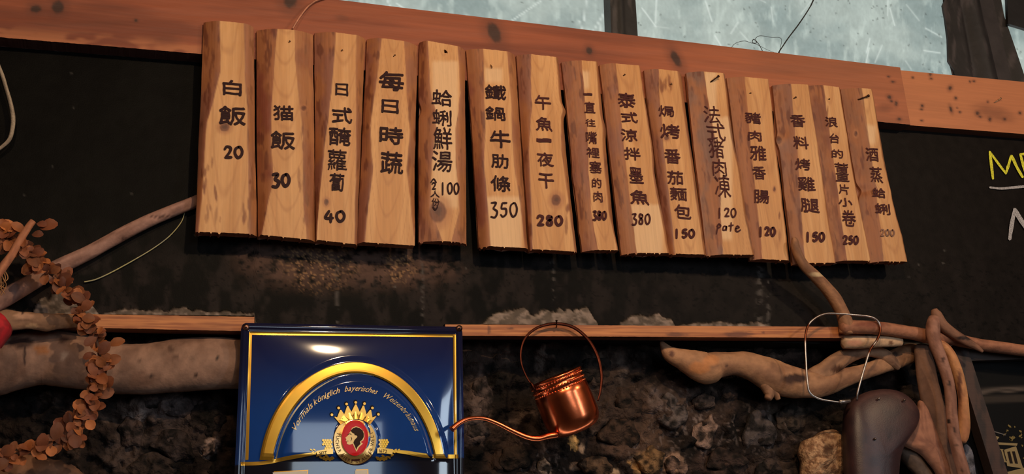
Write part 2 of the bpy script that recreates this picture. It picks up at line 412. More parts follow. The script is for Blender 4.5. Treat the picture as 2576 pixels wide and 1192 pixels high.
# pieces of rock proud of the wall
def blob(cx, cy, rx, ry, rot=0, n=16, j=.16, seed=0):
    r = random.Random(seed); out = []
    for i in range(n):
        a_ = 2*math.pi*i/n; k_ = 1+r.uniform(-j, j)
        x_, y_ = rx*k_*math.cos(a_), ry*k_*math.sin(a_)
        out.append((cx+x_*math.cos(rot)-y_*math.sin(rot), cy+x_*math.sin(rot)+y_*math.cos(rot)))
    return out
STONES = [(1690, 1040, 32, 44, -.3, (104, 92, 88)), (1772, 1088, 26, 42, .25, (150, 122, 108)), (1908, 1085, 36, 52, .12, (86, 76, 74)), (1632, 1160, 36, 32, 0, (140, 106, 72)),
 (1370, 1176, 15, 24, -.2, (165, 140, 120)), (1212, 1002, 26, 46, .1, (84, 70, 66)), (420, 1012, 60, 36, .25, (84, 72, 70)), (330, 1085, 36, 44, 0, (76, 62, 58)), (440, 1120, 50, 40, .2, (68, 56, 52)),
 (526, 1128, 22, 15, -.7, (150, 126, 116)), (1300, 1150, 44, 32, 0, (60, 46, 38)), (1700, 1172, 28, 24, 0, (136, 108, 94)), (1500, 1175, 40, 26, 0, (104, 80, 62)),
 (1585, 1010, 46, 40, .2, (66, 50, 42)), (1560, 1090, 50, 36, -.1, (72, 54, 44)), (1830, 1165, 42, 34, 0, (70, 54, 48)), (1990, 1050, 40, 38, 0, (72, 60, 52)), (380, 1170, 60, 30, 0, (62, 50, 44)),
 (1770, 1010, 28, 22, 0, (84, 70, 64)), (1930, 1180, 34, 30, 0, (74, 60, 54)), (520, 1050, 40, 42, 0, (48, 40, 38)), (1500, 930, 40, 38, 0, (44, 36, 32)), (1200, 1088, 28, 24, 0, (88, 74, 68)), (560, 1180, 40, 26, 0, (52, 42, 38))]
for i, (cx, cy, rx, ry, ro, cc) in enumerate(STONES):
    pillow('stone', blob(cx, cy, rx*1.05, ry*1.05, ro, j=.3, n=13, seed=i), .070, .011, M_STONE, wall, base=cc, alt=tuple(.32*v for v in cc), rings=11, nout=56, rough=1.5, seed=i+3, power=.35)
# --- blackboard
BBT = .015
def board_bottom(x): return np.interp(x, [-420, 280, 639, 645, 1110, 1116, 2140, 2576, 2980], [792, 792, 796, 828, 838, 815, 828, 866, 880])
X, Y, P = pxgrid(lambda t: -420+0*t, lambda t: 2980+0*t, lambda x: 40+.099*x, board_bottom, 900, 210, 0.)
lump = ss(.5, .75, fbm(X/9, Y/6, 51, 4))*ell(X, Y, 860, 672, 260, 75, 0, w=.4)
P[..., 1] -= .0012*fbm(X/60, Y/60, 52, 4)+.0007*lump
a = fbm(X/120, Y/90, 55, 5); b = fbm(X/9, Y/5, 57, 4); c_ = fbm(X/30, Y/50, 59, 4)
C = mix(lin(8, 7, 6), lin(12, 11, 9), ss(.35, .7, a))
C = mix(C, lin(42, 35, 33), .8*ss(540, 720, Y)*ss(.38, .66, c_)*(1-.5*ss(1300, 1900, X)))
C = mix(C, lin(31, 26, 24), ss(1100, 2000, X)*.6)
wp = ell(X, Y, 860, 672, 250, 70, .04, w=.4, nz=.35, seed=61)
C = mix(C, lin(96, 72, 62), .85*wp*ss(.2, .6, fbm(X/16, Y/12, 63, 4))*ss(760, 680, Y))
C = mix(C, lin(180, 138, 96), .6*ell(X, Y, 800, 665, 80, 50, 0, w=.6, nz=.4, seed=65)*ss(.56, .66, fbm(X/4.5, Y/2.6, 58, 3)))  # lamp glints on the bumpy paint, put in as tan flecks
C = mix(C, lin(180, 138, 96), .6*ell(X, Y, 1005, 672, 34, 34, 0, w=.6, nz=.4, seed=66)*ss(.55, .64, fbm(X/4.5, Y/2.6, 68, 3)))  # second cluster of painted lamp glints
C = mix(C, lin(12, 10, 9), .85*ss(.66, .74, fbm(X/8, Y/6, 67, 3))*ss(620, 680, Y))
for (sx, w_) in ((845, 5), (1060, 4), (1390, 4), (1908, 8), (1930, 5)):
    C = mix(C, lin(105, 98, 94), .45*np.exp(-((X-sx-4*fbm(Y/30, Y*0, 3)-(Y-650)*.09*0)/w_)**2)*ss(640, 670, Y)*ss(.45, .6, fbm(X/12, Y/9, 69)))
# chalk specks
rs_ = np.random.RandomState(3)
for k in range(34):
    sx, sy = rs_.uniform(0, 2560), rs_.uniform(150, 760)
    m_ = (np.abs(X-sx) < 9) & (np.abs(Y-sy) < 9)
    if m_.any(): C[m_] = mix(C[m_], lin(110, 105, 100), rs_.uniform(.2, .6)*ell(X[m_], Y[m_], sx, sy, rs_.uniform(2, 3.5), 2.2, w=.6))
# plaster showing along the lower edge
pl = 0
for (x0, x1, h) in ((-200, 60, 20), (80, 250, 60), (250, 620, 17), (590, 665, 16), (830, 880, 18), (1210, 1500, 36), (1400, 1505, 54), (1550, 1700, 34), (1700, 1960, 16), (2200, 2330, 12), (900, 960, 14)):
    cxm = (x0+x1)/2; env = np.clip(1-((X-cxm)/((x1-x0)/2))**4, 0, 1)
    hh = h*env*(.35+1.1*fbm(X/22, X*0+x0, 71, 4))
    d = board_bottom(X)-Y
    pl = np.maximum(pl, (env > 0)*ss(0, 7, hh-d+9*(fbm(X/9, Y/9, 73, 3)-.5)))
C = mix(C, mix(lin(100, 88, 78), lin(150, 132, 120), ss(.4, .7, fbm(X/13, Y/9, 75, 3))), pl*.9)
P[..., 1] -= .004*pl*(.5+fbm(X/9, Y/9, 76, 3))
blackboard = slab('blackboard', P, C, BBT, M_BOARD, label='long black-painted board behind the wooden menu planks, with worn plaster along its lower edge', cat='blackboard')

def px_part(name, items, yf, m, parent, eps=.0008, **kw):
    """items: list of (V2 px, faces); yf(px,py)->y of the surface"""
    V = []; fs = []; lay = []
    for k, (v, f) in enumerate(items):
        o_ = sum(len(q) for q in V); V.append(v); lay.append(np.full(len(v), (k % 6)*.00005)); fs += [[o_+i for i in q] for q in f]
    if not V: return
    V = np.vstack(V); y = yf(V[:, 0], V[:, 1])-eps-np.concatenate(lay)
    W = unp(V[:, 0], V[:, 1], y)
    # make every face look at the room
    out = []
    for q in fs:
        p = V[q]; ar = ((p[:, 0]*np.roll(p[:, 1], -1)-np.roll(p[:, 0], -1)*p[:, 1]).sum())
        out.append(q if ar < 0 else q[::-1])
    if name in ('lettering', 'crown_dots', 'hop_and_wheat', 'printed_foliage', 'printed_window', 'printed_house'): kw['kind'] = 'stuff'
    return build(name, W, out, m, parent, kw.pop('col', None), False, **kw)
by = lambda x, y: np.full(np.shape(x), -.003)
px_part('chalk_letter', [ribbon([(2498, 450), (2494, 415), (2490, 381)], 7, seed=1), ribbon([(2491, 383), (2512, 412), (2531, 437)], 6, seed=2),
    ribbon([(2530, 437), (2538, 412), (2544, 391)], 7, seed=3), ribbon([(2545, 391), (2558, 420), (2573, 446)], 7, seed=4)], by, M_CHALKY, blackboard, label='yellow chalk letter M')
px_part('chalk_letter', [ribbon([(2566, 388), (2590, 387), (2612, 390)], 7, seed=1), ribbon([(2567, 388), (2574, 415), (2584, 446)], 7, seed=2), ribbon([(2574, 415), (2600, 414)], 6), ribbon([(2584, 446), (2620, 446)], 6)], by, M_CHALKY, blackboard, label='yellow chalk letter E')
px_part('chalk_stroke', [ribbon([(2490, 471), (2515, 474), (2545, 472), (2580, 469), (2640, 468)], 6, seed=6)], by, M_CHALKW, blackboard, label='white chalk underline')
px_part('chalk_stroke', [ribbon([(2540, 602), (2546, 560), (2553, 526)], 10, seed=7), ribbon([(2552, 526), (2563, 545), (2584, 578)], 12, seed=8)], by, M_CHALKW, blackboard, label='white chalk peak')

# --- beams
def beamcol(X, Y, seed, knots, rb):
    g = fbm(X/220, (Y-.1*X)/7, seed, 4); h = fbm(X/300, (Y-.1*X)/34, seed+3, 4)
    C = mix(lin(152, 80, 50), lin(128, 64, 40), ss(.35, .7, h)); C = C*(.85+.3*g)[..., None]
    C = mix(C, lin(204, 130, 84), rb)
    for i, (kx, ky, rx, ry, ro) in enumerate(knots):
        if rx > 11 and ry < 13 and ky > 40:
            C = mix(C, lin(104, 54, 34), .5*ell(X, Y, kx, ky, rx*1.4, ry*1.3, ro, w=.8, nz=.3, seed=i)); continue
        C = mix(C, lin(96, 50, 34), .55*ell(X, Y, kx, ky, rx*1.9, ry*1.9, ro, w=.7, nz=.1, seed=i))
        C = mix(C, lin(52, 30, 22), .9*ell(X, Y, kx, ky, rx, ry, ro, w=.3, nz=.2, seed=i+9))
    return C
bt = lambda x: .1202*(x-850)
bb = interp([(-420, 60), (0, 94), (507, 136), (2290, 314)])
X, Y, P = pxgrid(lambda t: -420+0*t, lambda t: 2264+26*t, bt, bb, 900, 54, -.035)
P[..., 1] -= .0012*fbm(X/200, Y/20, 81, 3)
e = np.abs(Y-bb(X)); P[..., 2] += .0012*(fbm(X/10, X*0, 83, 3)-.5)*(e < 3)
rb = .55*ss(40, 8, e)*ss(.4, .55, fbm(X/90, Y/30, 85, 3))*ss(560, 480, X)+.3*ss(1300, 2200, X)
KN = [(90, 23, 13, 9, 0), (146, 18, 14, 16, .3), (342, 52, 4, 3, 0), (420, 98, 26, 10, 0), (730, 2, 16, 18, 0), (1243, 82, 14, 26, -.5), (1482, 128, 7, 9, -.4), (1700, 148, 9, 22, -.5), (2225, 272, 14, 8, 0), (860, 45, 12, 6, .2),
      (2237, 245, 5, 4, .6), (2242, 255, 2.5, 2.5, 0), (2254, 261, 3, 5, 0), (2246, 206, 4, 2, 0), (2262, 300, 4, 3, 0), (2235, 193, 3, 2, 0), (240, 60, 60, 5, 0), (120, 62, 40, 4, .1)]
beam = slab('wooden_beam', P, beamcol(X, Y, 87, KN, rb), -.001, M_BEAM, side=lin(92, 56, 48), label='long reddish pine beam that the menu planks hang from', cat='beam')
X, Y, P = pxgrid(lambda t: 2263+25*t, lambda t: 2990+0*t, lambda x: 177+.0945*(x-2269), lambda x: 315+.0775*(x-2290), 250, 50, -.027)
KN2 = [(2296, 195, 2.5, 2, 0), (2340, 187, 3, 3, 0), (2342, 198, 3, 2, 0), (2390, 222, 4, 5, .4), (2404, 247, 3, 3, 0), (2320, 266, 3, 3, 0), (2318, 275, 3, 2, 0), (2392, 275, 3, 7, -.3), (2408, 271, 1.5, 1.5, 0), (2415, 282, 2.5, 2, 0), (2459, 285, 4, 4, 0), (2466, 294, 3, 2, 0), (2490, 300, 3, 4, 0), (2527, 300, 3, 3, 0), (2566, 284, 3, 3, 0), (2450, 204, 3, 2, 0), (2440, 205, 2, 2, 0), (2485, 256, 2, 2, 0), (2319, 303, 3, 2, 0), (2500, 285, 30, 12, .3)]
beam2 = slab('wooden_beam', P, beamcol(X, Y, 91, KN2, .62+.2*fbm(X/60, Y/60, 5)), -.001, M_BEAM, side=lin(110, 66, 48), label='short paler beam piece butted to the right end, over the chalk letters', cat='beam')
def nail(p0, p1, y, out, r, parent, dark=True):
    """bent nail: shank from the wood at p1 to head at p0, standing out of the surface"""
    pts = [(p1[0], p1[1], y, r), ((p0[0]+p1[0])/2, (p0[1]+p1[1])/2, y-out*.7, r), (p0[0], p0[1], y-out, r), (p0[0]+.3*(p0[0]-p1[0]), p0[1]+.3*(p0[1]-p1[1]), y-out*1.05, r*2)]
    tube('nail', pts, M_STEEL, parent, base=(70, 45, 35) if dark else (180, 150, 120), n=8, step=1.5, rough=0)
nail((2514, 250), (2500, 259), -.0265, .006, 1.2, beam2, False)

# --- roof sheets, rafter and corrugated strip beyond the beam
def sheet(name, xl, xr, ybot, label, seed, y=.25, top=-420):
    X, Y, P = pxgrid(xl, xr, lambda x: top+0*x, ybot, 340, 220, y)
    P[..., 1] += .004*fbm(X/120, Y/90, seed, 3)
    C = mix(lin(200, 206, 203), lin(168, 178, 178), ss(.35, .7, fbm(X/130, Y/90, seed+1, 4)))
    C = mix(C, lin(226, 232, 228), .6*ss(.5, .8, fbm(X/14, Y/40, seed+2, 4)))
    C = C*(.9+.2*fbm(X/5, Y/7, seed+6, 3))[..., None]
    r = np.random.RandomState(seed)
    for (x0, y0, x1, y1) in ((1493, 78, 1532, 12), (1470, 50, 1476, 0), (1510, 80, 1516, 40), (1616, 20, 1651, 66), (1652, -5, 1650, 58), (1776, 4, 1792, 52), (1800, 88, 1816, 116), (2182, 130, 2190, 96), (2180, 160, 2188, 120), (2240, 20, 2252, 62), (2330, 70, 2370, 92), (2326, 126, 2366, 132), (975, 0, 984, 18), (1000, 8, 1016, 20), (1360, 2, 1290, 50)):
        C = mix(C, lin(245, 248, 246), .8*np.exp(-(segd(X, Y, x0, y0, x1, y1)/2.)**2))
    for k in range(12):
        x0 = r.uniform(X.min(), X.max()); y0 = r.uniform(-20, 190); a_ = r.normal(1.2, .6); L = r.uniform(8, 60)
        C = mix(C, lin(245, 248, 246), r.uniform(.3, .8)*np.exp(-(segd(X, Y, x0, y0, x0+L*math.cos(a_), y0+L*math.sin(a_))/2.)**2))
    for k in range(90):
        x0 = r.uniform(X.min(), X.max()); y0 = r.uniform(-20, 190)
        m_ = (np.abs(X-x0) < 14) & (np.abs(Y-y0) < 14)
        C[m_] = mix(C[m_], lin(90, 92, 90), .6*ell(X[m_], Y[m_], x0, y0, r.uniform(1.6, 3.4), 1.8, r.uniform(0, 3), w=.6))
    C = np.clip(C*1.08, 0, .95)
    return slab(name, P, C, y+.012, M_SHEET, label=label, cat='roof sheet', group='frosted sheets above the beam')
lt = lambda a, b: (lambda t: np.interp(-420+t*620, [-420, 0, 200], [a-2*0, a, b]))
sheet('frosted_sheet', lambda t: -420+0*t, lambda t: 1552+0*t, lambda x: np.clip(.12*(x-850)+60, -300, 300), 'scratched frosted sheet left of the dark rafter, above the long beam', 101)
sheet('frosted_sheet', lambda t: 1566+10*t, lambda t: np.interp(-420+t*660, [-420, -2, 6, 60, 90, 165, 166, 200, 300], [2400, 2425, 2425, 2425, 2425, 2425, 2430, 2430, 2440]), lambda x: 240+0*x, 'wide frosted sheet between the rafter and the dark corrugated strip', 103)
sheet('frosted_sheet', lambda t: np.interp(-420+t*720, [-420, 0, 60, 200, 300], [2480, 2520, 2532, 2560, 2580]), lambda t: 2900+0*t, lambda x: 300+0*x, 'bright sliver of frosted sheet in the top right corner', 107)
def bar(name, edges, y, thick, m, c, relief=None, nu=30, **kw):
    """edges: xl(t), xr(t) over py -420..bot"""
    X, Y, P = pxgrid(edges[0], edges[1], lambda x: -420+0*x, lambda x: edges[2]+0*x, nu, 60, y)
    if relief: P[..., 1] -= relief(X, Y)
    C = mix(lin(c), lin(tuple(v*1.9 for v in c)), ss(.55, .75, fbm(X/12, Y/60, 5, 4)))
    return slab(name, P, C, y+thick, m, side=lin(tuple(v*1.5 for v in c)), **kw)
bar('roof_rafter', (lambda t: 1520+22*t, lambda t: 1572+40*t, 210), .20, .04, M_DARK, (38, 35, 34), relief=lambda X, Y: .006*np.exp(-((X-1560-.05*Y)/8)**2), label='dark steel rafter between two frosted sheets', cat='rafter')
bar('corrugated_strip', (lambda t: np.interp(t*690-420, [-420, -40, 0, 6, 60, 90, 163, 166, 200, 270], [2340, 2374, 2378, 2370, 2380, 2384, 2386, 2398, 2406, 2420]), lambda t: np.interp(t, [0, .667, 1], [2430, 2522, 2590]), 270), .19, .006, M_DARK, (36, 32, 32),
    relief=lambda X, Y: .016*np.cos((X-.23*Y-2442)/14.)*ss(2410, 2425, X-.18*Y), nu=60, label='dark corrugated roofing strip at the top right', cat='roofing')
X, Y, P = pxgrid(lambda t: 2520+16*t, lambda t: 2900+0*t, lambda x: -420+0*x, lambda x: 58+.3*(x-2532), 20, 20, .17)
slab('roof_board', P, lin(26, 23, 24), .18, M_DARK, label='dark board across the top right corner above the bright sliver', cat='roof board')
tube('wire', [(2046, 0, .1, 1.2), (2062, -60, .1, 1.2), (2080, -200, .1, 1.2)], M_DARK, base=(40, 38, 36), n=6, closed=False, label='straight end of a dark wire above the frame', cat='wire') if False else None
tube('climbing_stem', [(2080, -80, .14, 1.6), (2046, 0, .14, 1.8), (2035, 22, .14, 1.6), (2010, 60, .14, 1.8), (1985, 93, .14, 1.7), (1970, 115, .14, 1.5), (1958, 134, .14, 1.6), (1950, 160, .14, 1.6)], M_DRIFT, base=(44, 42, 40), n=7, step=3, rough=.12, label='thin dark stem slanting across the widest frosted sheet', cat='stem')
tube('loose_wire', [(1922, 136, .13, .9), (1908, 110, .13, .9), (1896, 99, .13, 1), (1893, 107, .13, .9), (1903, 108, .13, .8), (1900, 98, .13, .7), (1912, 90, .13, .7), (1940, 94, .13, .6), (1965, 97, .13, .6), (1962, 125, .13, .6), (1960, 140, .13, .6)], M_DARK, base=(40, 40, 40), n=6, step=3, rough=0, label='fine curled wire loop above the beam, beside the stem', cat='wire')
tube('loose_wire', [(1838, 122, .13, .6), (1850, 109, .13, .6), (1872, 103, .13, .7), (1890, 108, .13, .6), (1902, 111, .13, .6), (1930, 125, .13, .4), (1948, 132, .13, .4)], M_DARK, base=(40, 40, 40), n=6, step=3, rough=0, label='fine arched wire left of the curled loop above the beam', cat='wire')

# ================================================================== MENU PLANKS
BEY = -.0365        # back of planks
def plank(TL, TR, BL, BR, face, label, chars, nums=(), bold=1., knots=(), stains=(), seed=1, fwd=0., notch=(), vein=(.5, 4, 1), pale=None, nails=(), inkw=5.2, tint=1., bark=(150, 96, 74)):
    nu, nv = 58, 190
    ye = BEY-.0066-fwd
    c4 = [unp(*p, ye) for p in (TL, TR, BL, BR)]
    v = np.linspace(0, 1, nv)[:, None]; u = np.linspace(0, 1, nu)[None]
    # straight edges in space, hand-split wobble on the sides
    wl = (fbm(v*5, v*0+seed, seed, 4)-.5)*.03; wr = (fbm(v*5, v*0+seed+9, seed+4, 4)-.5)*.03
    for (sd, vv, am, wd_) in notch:
        g = am*np.exp(-((v-vv)/wd_)**2)
        if sd == 'l': wl = wl+g
        else: wr = wr+g
    uu = wl*(1-u)+(1+wr)*u
    Lp = c4[0]*(1-v[..., None])+c4[2]*v[..., None]; Rp = c4[1]*(1-v[..., None])+c4[3]*v[..., None]
    P = Lp*(1-uu[..., None])+Rp*uu[..., None]
    fv = [f[0] for f in face]
    fl = np.interp(v, fv, [f[1] for f in face])+.035*(fbm(v*7, v*0+2, seed+20, 4)-.5)
    fr = np.interp(v, fv, [f[2] for f in face])+.035*(fbm(v*7, v*0+5, seed+21, 4)-.5)
    def prof(u_, fl_, fr_):
        l = np.clip((fl_-u_)/np.maximum(fl_, .12), 0, 1); r = np.clip((u_-fr_)/np.maximum(1-fr_, .12), 0, 1)
        return .0195*(1-.66*l**1.6-.66*r**1.6)
    T = prof(u, fl, fr)
    P[..., 1] = BEY-fwd-T-.0008*fbm(u*8, v*30, seed, 3)
    # ragged sawn foot and head
    P[-1, :, 2] -= .0012*fbm(u[0]*22, u[0]*0, seed+6, 3)+.003*(vn(u[0]*40, u[0]*0, seed+7) > .86)
    P[0, :, 2] += .001*fbm(u[0]*18, u[0]*0, seed+8, 3)
    X, Y = proj(P)
    uc, dens, dr = vein
    r = dr*v*1.1+dens*.42*(u-uc)**2*(2.2-.8*np.cos(v*4+seed*2.1))+.22*fbm(u*2.2, v*2.4, seed+30, 3)
    ln = np.abs((r*(4.2+seed % 3)) % 1-.5)*2; ln = ss(.72, 1., ln)
    st = fbm(u*26, v*2.2, seed+31, 3)
    Cf = mix(lin(218, 163, 106), lin(202, 144, 88), ss(.3, .7, fbm(u*5, v*2, seed+32, 3)))
    Cf = mix(Cf, lin(164, 104, 60), ln*.34); Cf = Cf*(.93+.14*st)[..., None]
    if pale:
        for (x0, y0, x1, y1) in pale:
            pm = ss(x0-8, x0+4, X)*ss(x1+8, x1-4, X)*ss(y0-8, y0+4, Y+8*fbm(X/9, Y/20, 3))*ss(y1+12, y1-6, Y)
            Cf = mix(Cf, lin(232, 192, 146), .75*pm)
    q = fbm(u*3.4, v*7, seed+33, 4); q2 = fbm(u*14, v*11, seed+34, 3)
    Cb = mix(lin(bark), lin(168, 108, 66), ss(.35, .65, q)); Cb = mix(Cb, lin(110, 56, 36), .75*ss(.6, .74, q2)); Cb = Cb*(.85+.3*st)[..., None]*np.array([.86, .78, .74])
    side_mask = np.maximum(ss(fl+.009, fl-.009, u), ss(fr-.009, fr+.009, u))
    side_mask = side_mask*np.where(u < .5, 1, .8)
    C = mix(Cf, Cb, side_mask)
    for i, (kx, ky, rx, ry) in enumerate(knots):
        C = mix(C, lin(176, 116, 74), .7*ell(X, Y, kx, ky, rx*1.7, ry*1.7, w=.3, nz=.1, seed=i))
        C = mix(C, lin(112, 62, 40), .92*ell(X, Y, kx, ky, rx, ry, w=.15, nz=.12, seed=i))
        C = mix(C, lin(70, 38, 26), .6*ell(X, Y, kx+1, ky-1, rx*.5, ry*.4, w=.4, nz=.5, seed=i+5))
    rr_ = np.random.RandomState(seed)
    for (x0, y0, x1, y1, n_) in stains:
        for k in range(n_):
            sx = rr_.uniform(x0, x1); sy = rr_.uniform(y0, y1)
            C = mix(C, lin(132, 74, 40), rr_.uniform(.5, .9)*ell(X, Y, sx, sy, rr_.uniform(2, 4.5), rr_.uniform(5, 22), rr_.uniform(-.15, .15), w=.4, nz=.3, seed=k))
    C = C*tint
    o = slab('menu_plank', P, C, BEY-fwd, M_PLANK, side=lin(150, 92, 62)*tint, label=label, cat='menu plank', group='wooden menu planks in a row on the beam')
    # surface lookup
    def yf(px, py):
        W = unp(px, py, ye-.011)
        vv = (W[:, 2]-c4[0][2])/(c4[2][2]-c4[0][2])
        for _ in range(3):
            lx = c4[0][0]*(1-vv)+c4[2][0]*vv; rx = c4[1][0]*(1-vv)+c4[3][0]*vv; u_ = (W[:, 0]-lx)/(rx-lx)
            zt = c4[0][2]*(1-u_)+c4[1][2]*u_; zb = c4[2][2]*(1-u_)+c4[3][2]*u_; vv = (W[:, 2]-zt)/(zb-zt)
        vv = np.clip(vv, 0, 1); u_ = np.clip(u_, 0, 1)
        f1 = np.interp(vv, fv, [f[1] for f in face]); f2 = np.interp(vv, fv, [f[2] for f in face])
        return BEY-fwd-prof(u_, f1, f2)-.0008
    slope = ((BL[0]-TL[0])/(BL[1]-TL[1])+(BR[0]-TR[0])/(BR[1]-TR[1]))/2
    ink = M_INK if seed < 7 else M_INK2
    for (ch, x0, y0, x1, y1) in chars:
        V, fs, asp = glyph(ch)
        w_ = x1-x0; h_ = y1-y0; sh = .10
        gx = x0+V[:, 0]*w_; gy = y1-V[:, 1]*h_
        gx = gx+slope*(gy-(y0+y1)/2)*.6; gy = gy+sh*(gx-(x0+x1)/2)*.7
        G = np.stack([gx, gy], 1); th_ = bold*(.012*w_ if len(V) > 330 else .024*w_)
        thick = [(G+np.array(d_), fs) for d_ in ((0, -th_), (0, th_), (-.6*th_, 0), (.6*th_, 0))]
        px_part('inked_character', thick, yf, ink, o, eps=.0009)
    for nn in nums:
        for dg in digit_groups(*nn[:5], 1.3*(nn[5] if len(nn) > 5 else inkw), sl=.03):
            px_part('inked_numeral' if nn[0] not in ('Pate', '(', ')') else 'inked_letter', dg, yf, M_FAINT if 'faint' in label else ink, o, eps=.0011)
    for (p0, p1, out_, r_, dk) in nails:
        nail(p0, p1, float(yf(np.array([p1[0]]), np.array([p1[1]]))[0])+.001, out_, r_, o, dk)
    return o
plank((513, 58), (637, 70), (491, 588), (646, 594), [(0, .3, .78), (.25, .35, .8), (.5, .12, .85), (1, .05, .86)],
  'leftmost menu plank, priced 20, with a round knot under two inked characters', [('白', 560, 202, 608, 239), ('飯', 552, 268, 618, 314)], [('20', 563, 368, 611, 399, 6)],
  knots=[(565, 320, 12, 11)], stains=[(508, 400, 560, 570, 12), (610, 400, 632, 560, 7), (515, 60, 548, 180, 4)], seed=1, vein=(.45, 2, .6), bark=(158, 104, 80))
plank((646, 78), (787, 88), (648, 595), (793, 609), [(0, .35, .64), (.3, .27, .70), (.5, .24, .78), (.75, .25, .76), (1, .06, .82)],
  'menu plank priced 30, the second from the left, with dark red bark streaks', [('猫', 688, 265, 738, 302), ('飯', 682, 331, 742, 375)], [('30', 683, 437, 729, 471, 7)],
  knots=[(764, 272, 7, 6)], stains=[(748, 320, 780, 560, 10), (655, 90, 680, 300, 8), (652, 200, 670, 560, 6)], seed=2, vein=(.48, 3, 1), nails=[((729, 104), (726, 108), .003, 1.4, False)], bark=(140, 76, 52))
plank((791, 84), (919, 100), (793, 608), (896, 620), [(0, .40, .80), (.3, .32, .83), (.5, .22, .86), (1, .0, .92)],
  'menu plank priced 40, with five inked characters above the price', [('日', 844, 210, 876, 240), ('式', 836, 270, 886, 309), ('醃', 828, 321, 883, 365), ('蘿', 825, 376, 873, 428), ('蔔', 829, 436, 866, 480)], [('40', 817, 530, 868, 559, 6)],
  knots=[(821, 508, 6, 8)], seed=3, vein=(.55, 4, 1.1), nails=[((861, 126), (858, 129), .003, 1.3, False)])
plank((924, 100), (1050, 117), (898, 613), (1040, 623), [(0, .26, .70), (.25, .19, .78), (.45, .12, .86), (.65, .2, .82), (1, .12, 1.0)],
  'menu plank with four large characters and no price, showing arched grain', [('每', 954, 181, 1016, 227), ('日', 960, 251, 1003, 284), ('時', 955, 320, 1014, 362), ('蔬', 958, 382, 1014, 436)], [],
  seed=4, vein=(.5, 5, 1.3), stains=[(1028, 250, 1045, 420, 5)], nails=[((993, 139), (989, 143), .002, 1, True)])
plank((1054, 108), (1170, 128), (1054, 609), (1173, 614), [(0, .14, .80), (.25, .22, .86), (.45, .34, .74), (.62, .25, .74), (.85, .2, .82), (1, .45, .65)],
  'menu plank priced 100, with a large oval knot beneath its bracketed small writing', [('蛤', 1086, 226, 1137, 266), ('蜊', 1088, 276, 1136, 316), ('鮮', 1090, 320, 1138, 376), ('湯', 1087, 380, 1138, 431), ('人', 1083, 479, 1106, 496), ('份', 1086, 498, 1106, 518)],
  [('100', 1109, 459, 1155, 490, 3.6), ('2', 1086, 459, 1097, 477, 3), ('(', 1084, 449, 1098, 460, 3), (')', 1089, 519, 1101, 528, 3)], knots=[(1101, 532, 21, 27)], seed=5, bold=.6, vein=(.5, 6, 1.2),
  pale=[(1090, 160, 1150, 520)], nails=[((1121, 130), (1120, 131), .001, 3.2, True)], notch=[('l', .35, .05, .03)], bark=(158, 100, 74))
plank((1173, 127), (1296, 140), (1205, 623), (1328, 629), [(0, .32, .79), (.3, .26, .80), (.6, .18, .78), (1, .2, .90)],
  'menu plank priced 350 in big thin numerals on a pale scraped patch', [('鐵', 1221, 214, 1273, 250), ('鍋', 1222, 269, 1271, 302), ('牛', 1233, 328, 1284, 371), ('肋', 1236, 388, 1279, 422), ('條', 1235, 442, 1284, 481)], [('350', 1233, 508, 1302, 548, 4)],
  seed=6, pale=[(1225, 500, 1310, 625), (1222, 178, 1262, 205)], vein=(.5, 3, .7), nails=[((1237, 168), (1234, 163), .004, 1.4, False)], bark=(144, 82, 58))
plank((1299, 141), (1402, 152), (1330, 631), (1448, 638), [(0, .30, .92), (.3, .22, .9), (.5, .1, .84), (1, .05, .93)],
  'menu plank priced 280, with a round cracked knot right above the price', [('午', 1346, 240, 1386, 275), ('魚', 1348, 295, 1389, 329), ('一', 1350, 348, 1387, 358), ('夜', 1352, 384, 1393, 418), ('干', 1355, 436, 1394, 473)], [('280', 1350, 542, 1415, 568, 6)],
  knots=[(1399, 503, 12, 14)], stains=[(1424, 520, 1432, 580, 4)], seed=7, vein=(.5, 3, 1), notch=[('r', .28, .07, .03)])
plank((1413, 157), (1503, 163), (1463, 633), (1550, 634), [(0, .5, .9), (.2, .46, .86), (.5, .42, .84), (.8, .32, .82), (1, .4, .95)],
  'narrow menu plank priced 380 with nine tiny characters in one column', [('一', 1468, 234, 1490, 240), ('直', 1470, 256, 1497, 284), ('往', 1473, 299, 1498, 318), ('嘴', 1474, 331, 1502, 361), ('裡', 1476, 371, 1508, 396), ('塞', 1483, 406, 1513, 435), ('的', 1489, 448, 1513, 472), ('肉', 1493, 481, 1516, 508)],
  [('380', 1491, 531, 1525, 554, 4.6)], seed=8, vein=(.6, 3, .8), stains=[(1425, 300, 1450, 480, 4)], notch=[('l', .62, -.03, .05), ('l', .9, -.02, .03), ('r', .36, .05, .05)], pale=[(1462, 185, 1480, 220)], bark=(150, 92, 66))
plank((1508, 164), (1604, 173), (1563, 641), (1680, 641), [(0, .36, .97), (.4, .30, .95), (.7, .28, .9), (1, .26, .92)],
  'menu plank priced 380 with five bold characters and a pale lower end', [('泰', 1555, 234, 1598, 270), ('式', 1563, 282, 1604, 308), ('涼', 1563, 325, 1603, 355), ('拌', 1571, 371, 1611, 402), ('墨', 1583, 421, 1618, 461), ('魚', 1585, 479, 1632, 514)], [('380', 1589, 537, 1636, 566, 3.8)],
  seed=9, vein=(.6, 3, .7), pale=[(1580, 520, 1665, 636)], notch=[('r', .6, -.03, .08)], nails=[((1571, 188), (1567, 191), .002, 1.1, True)])
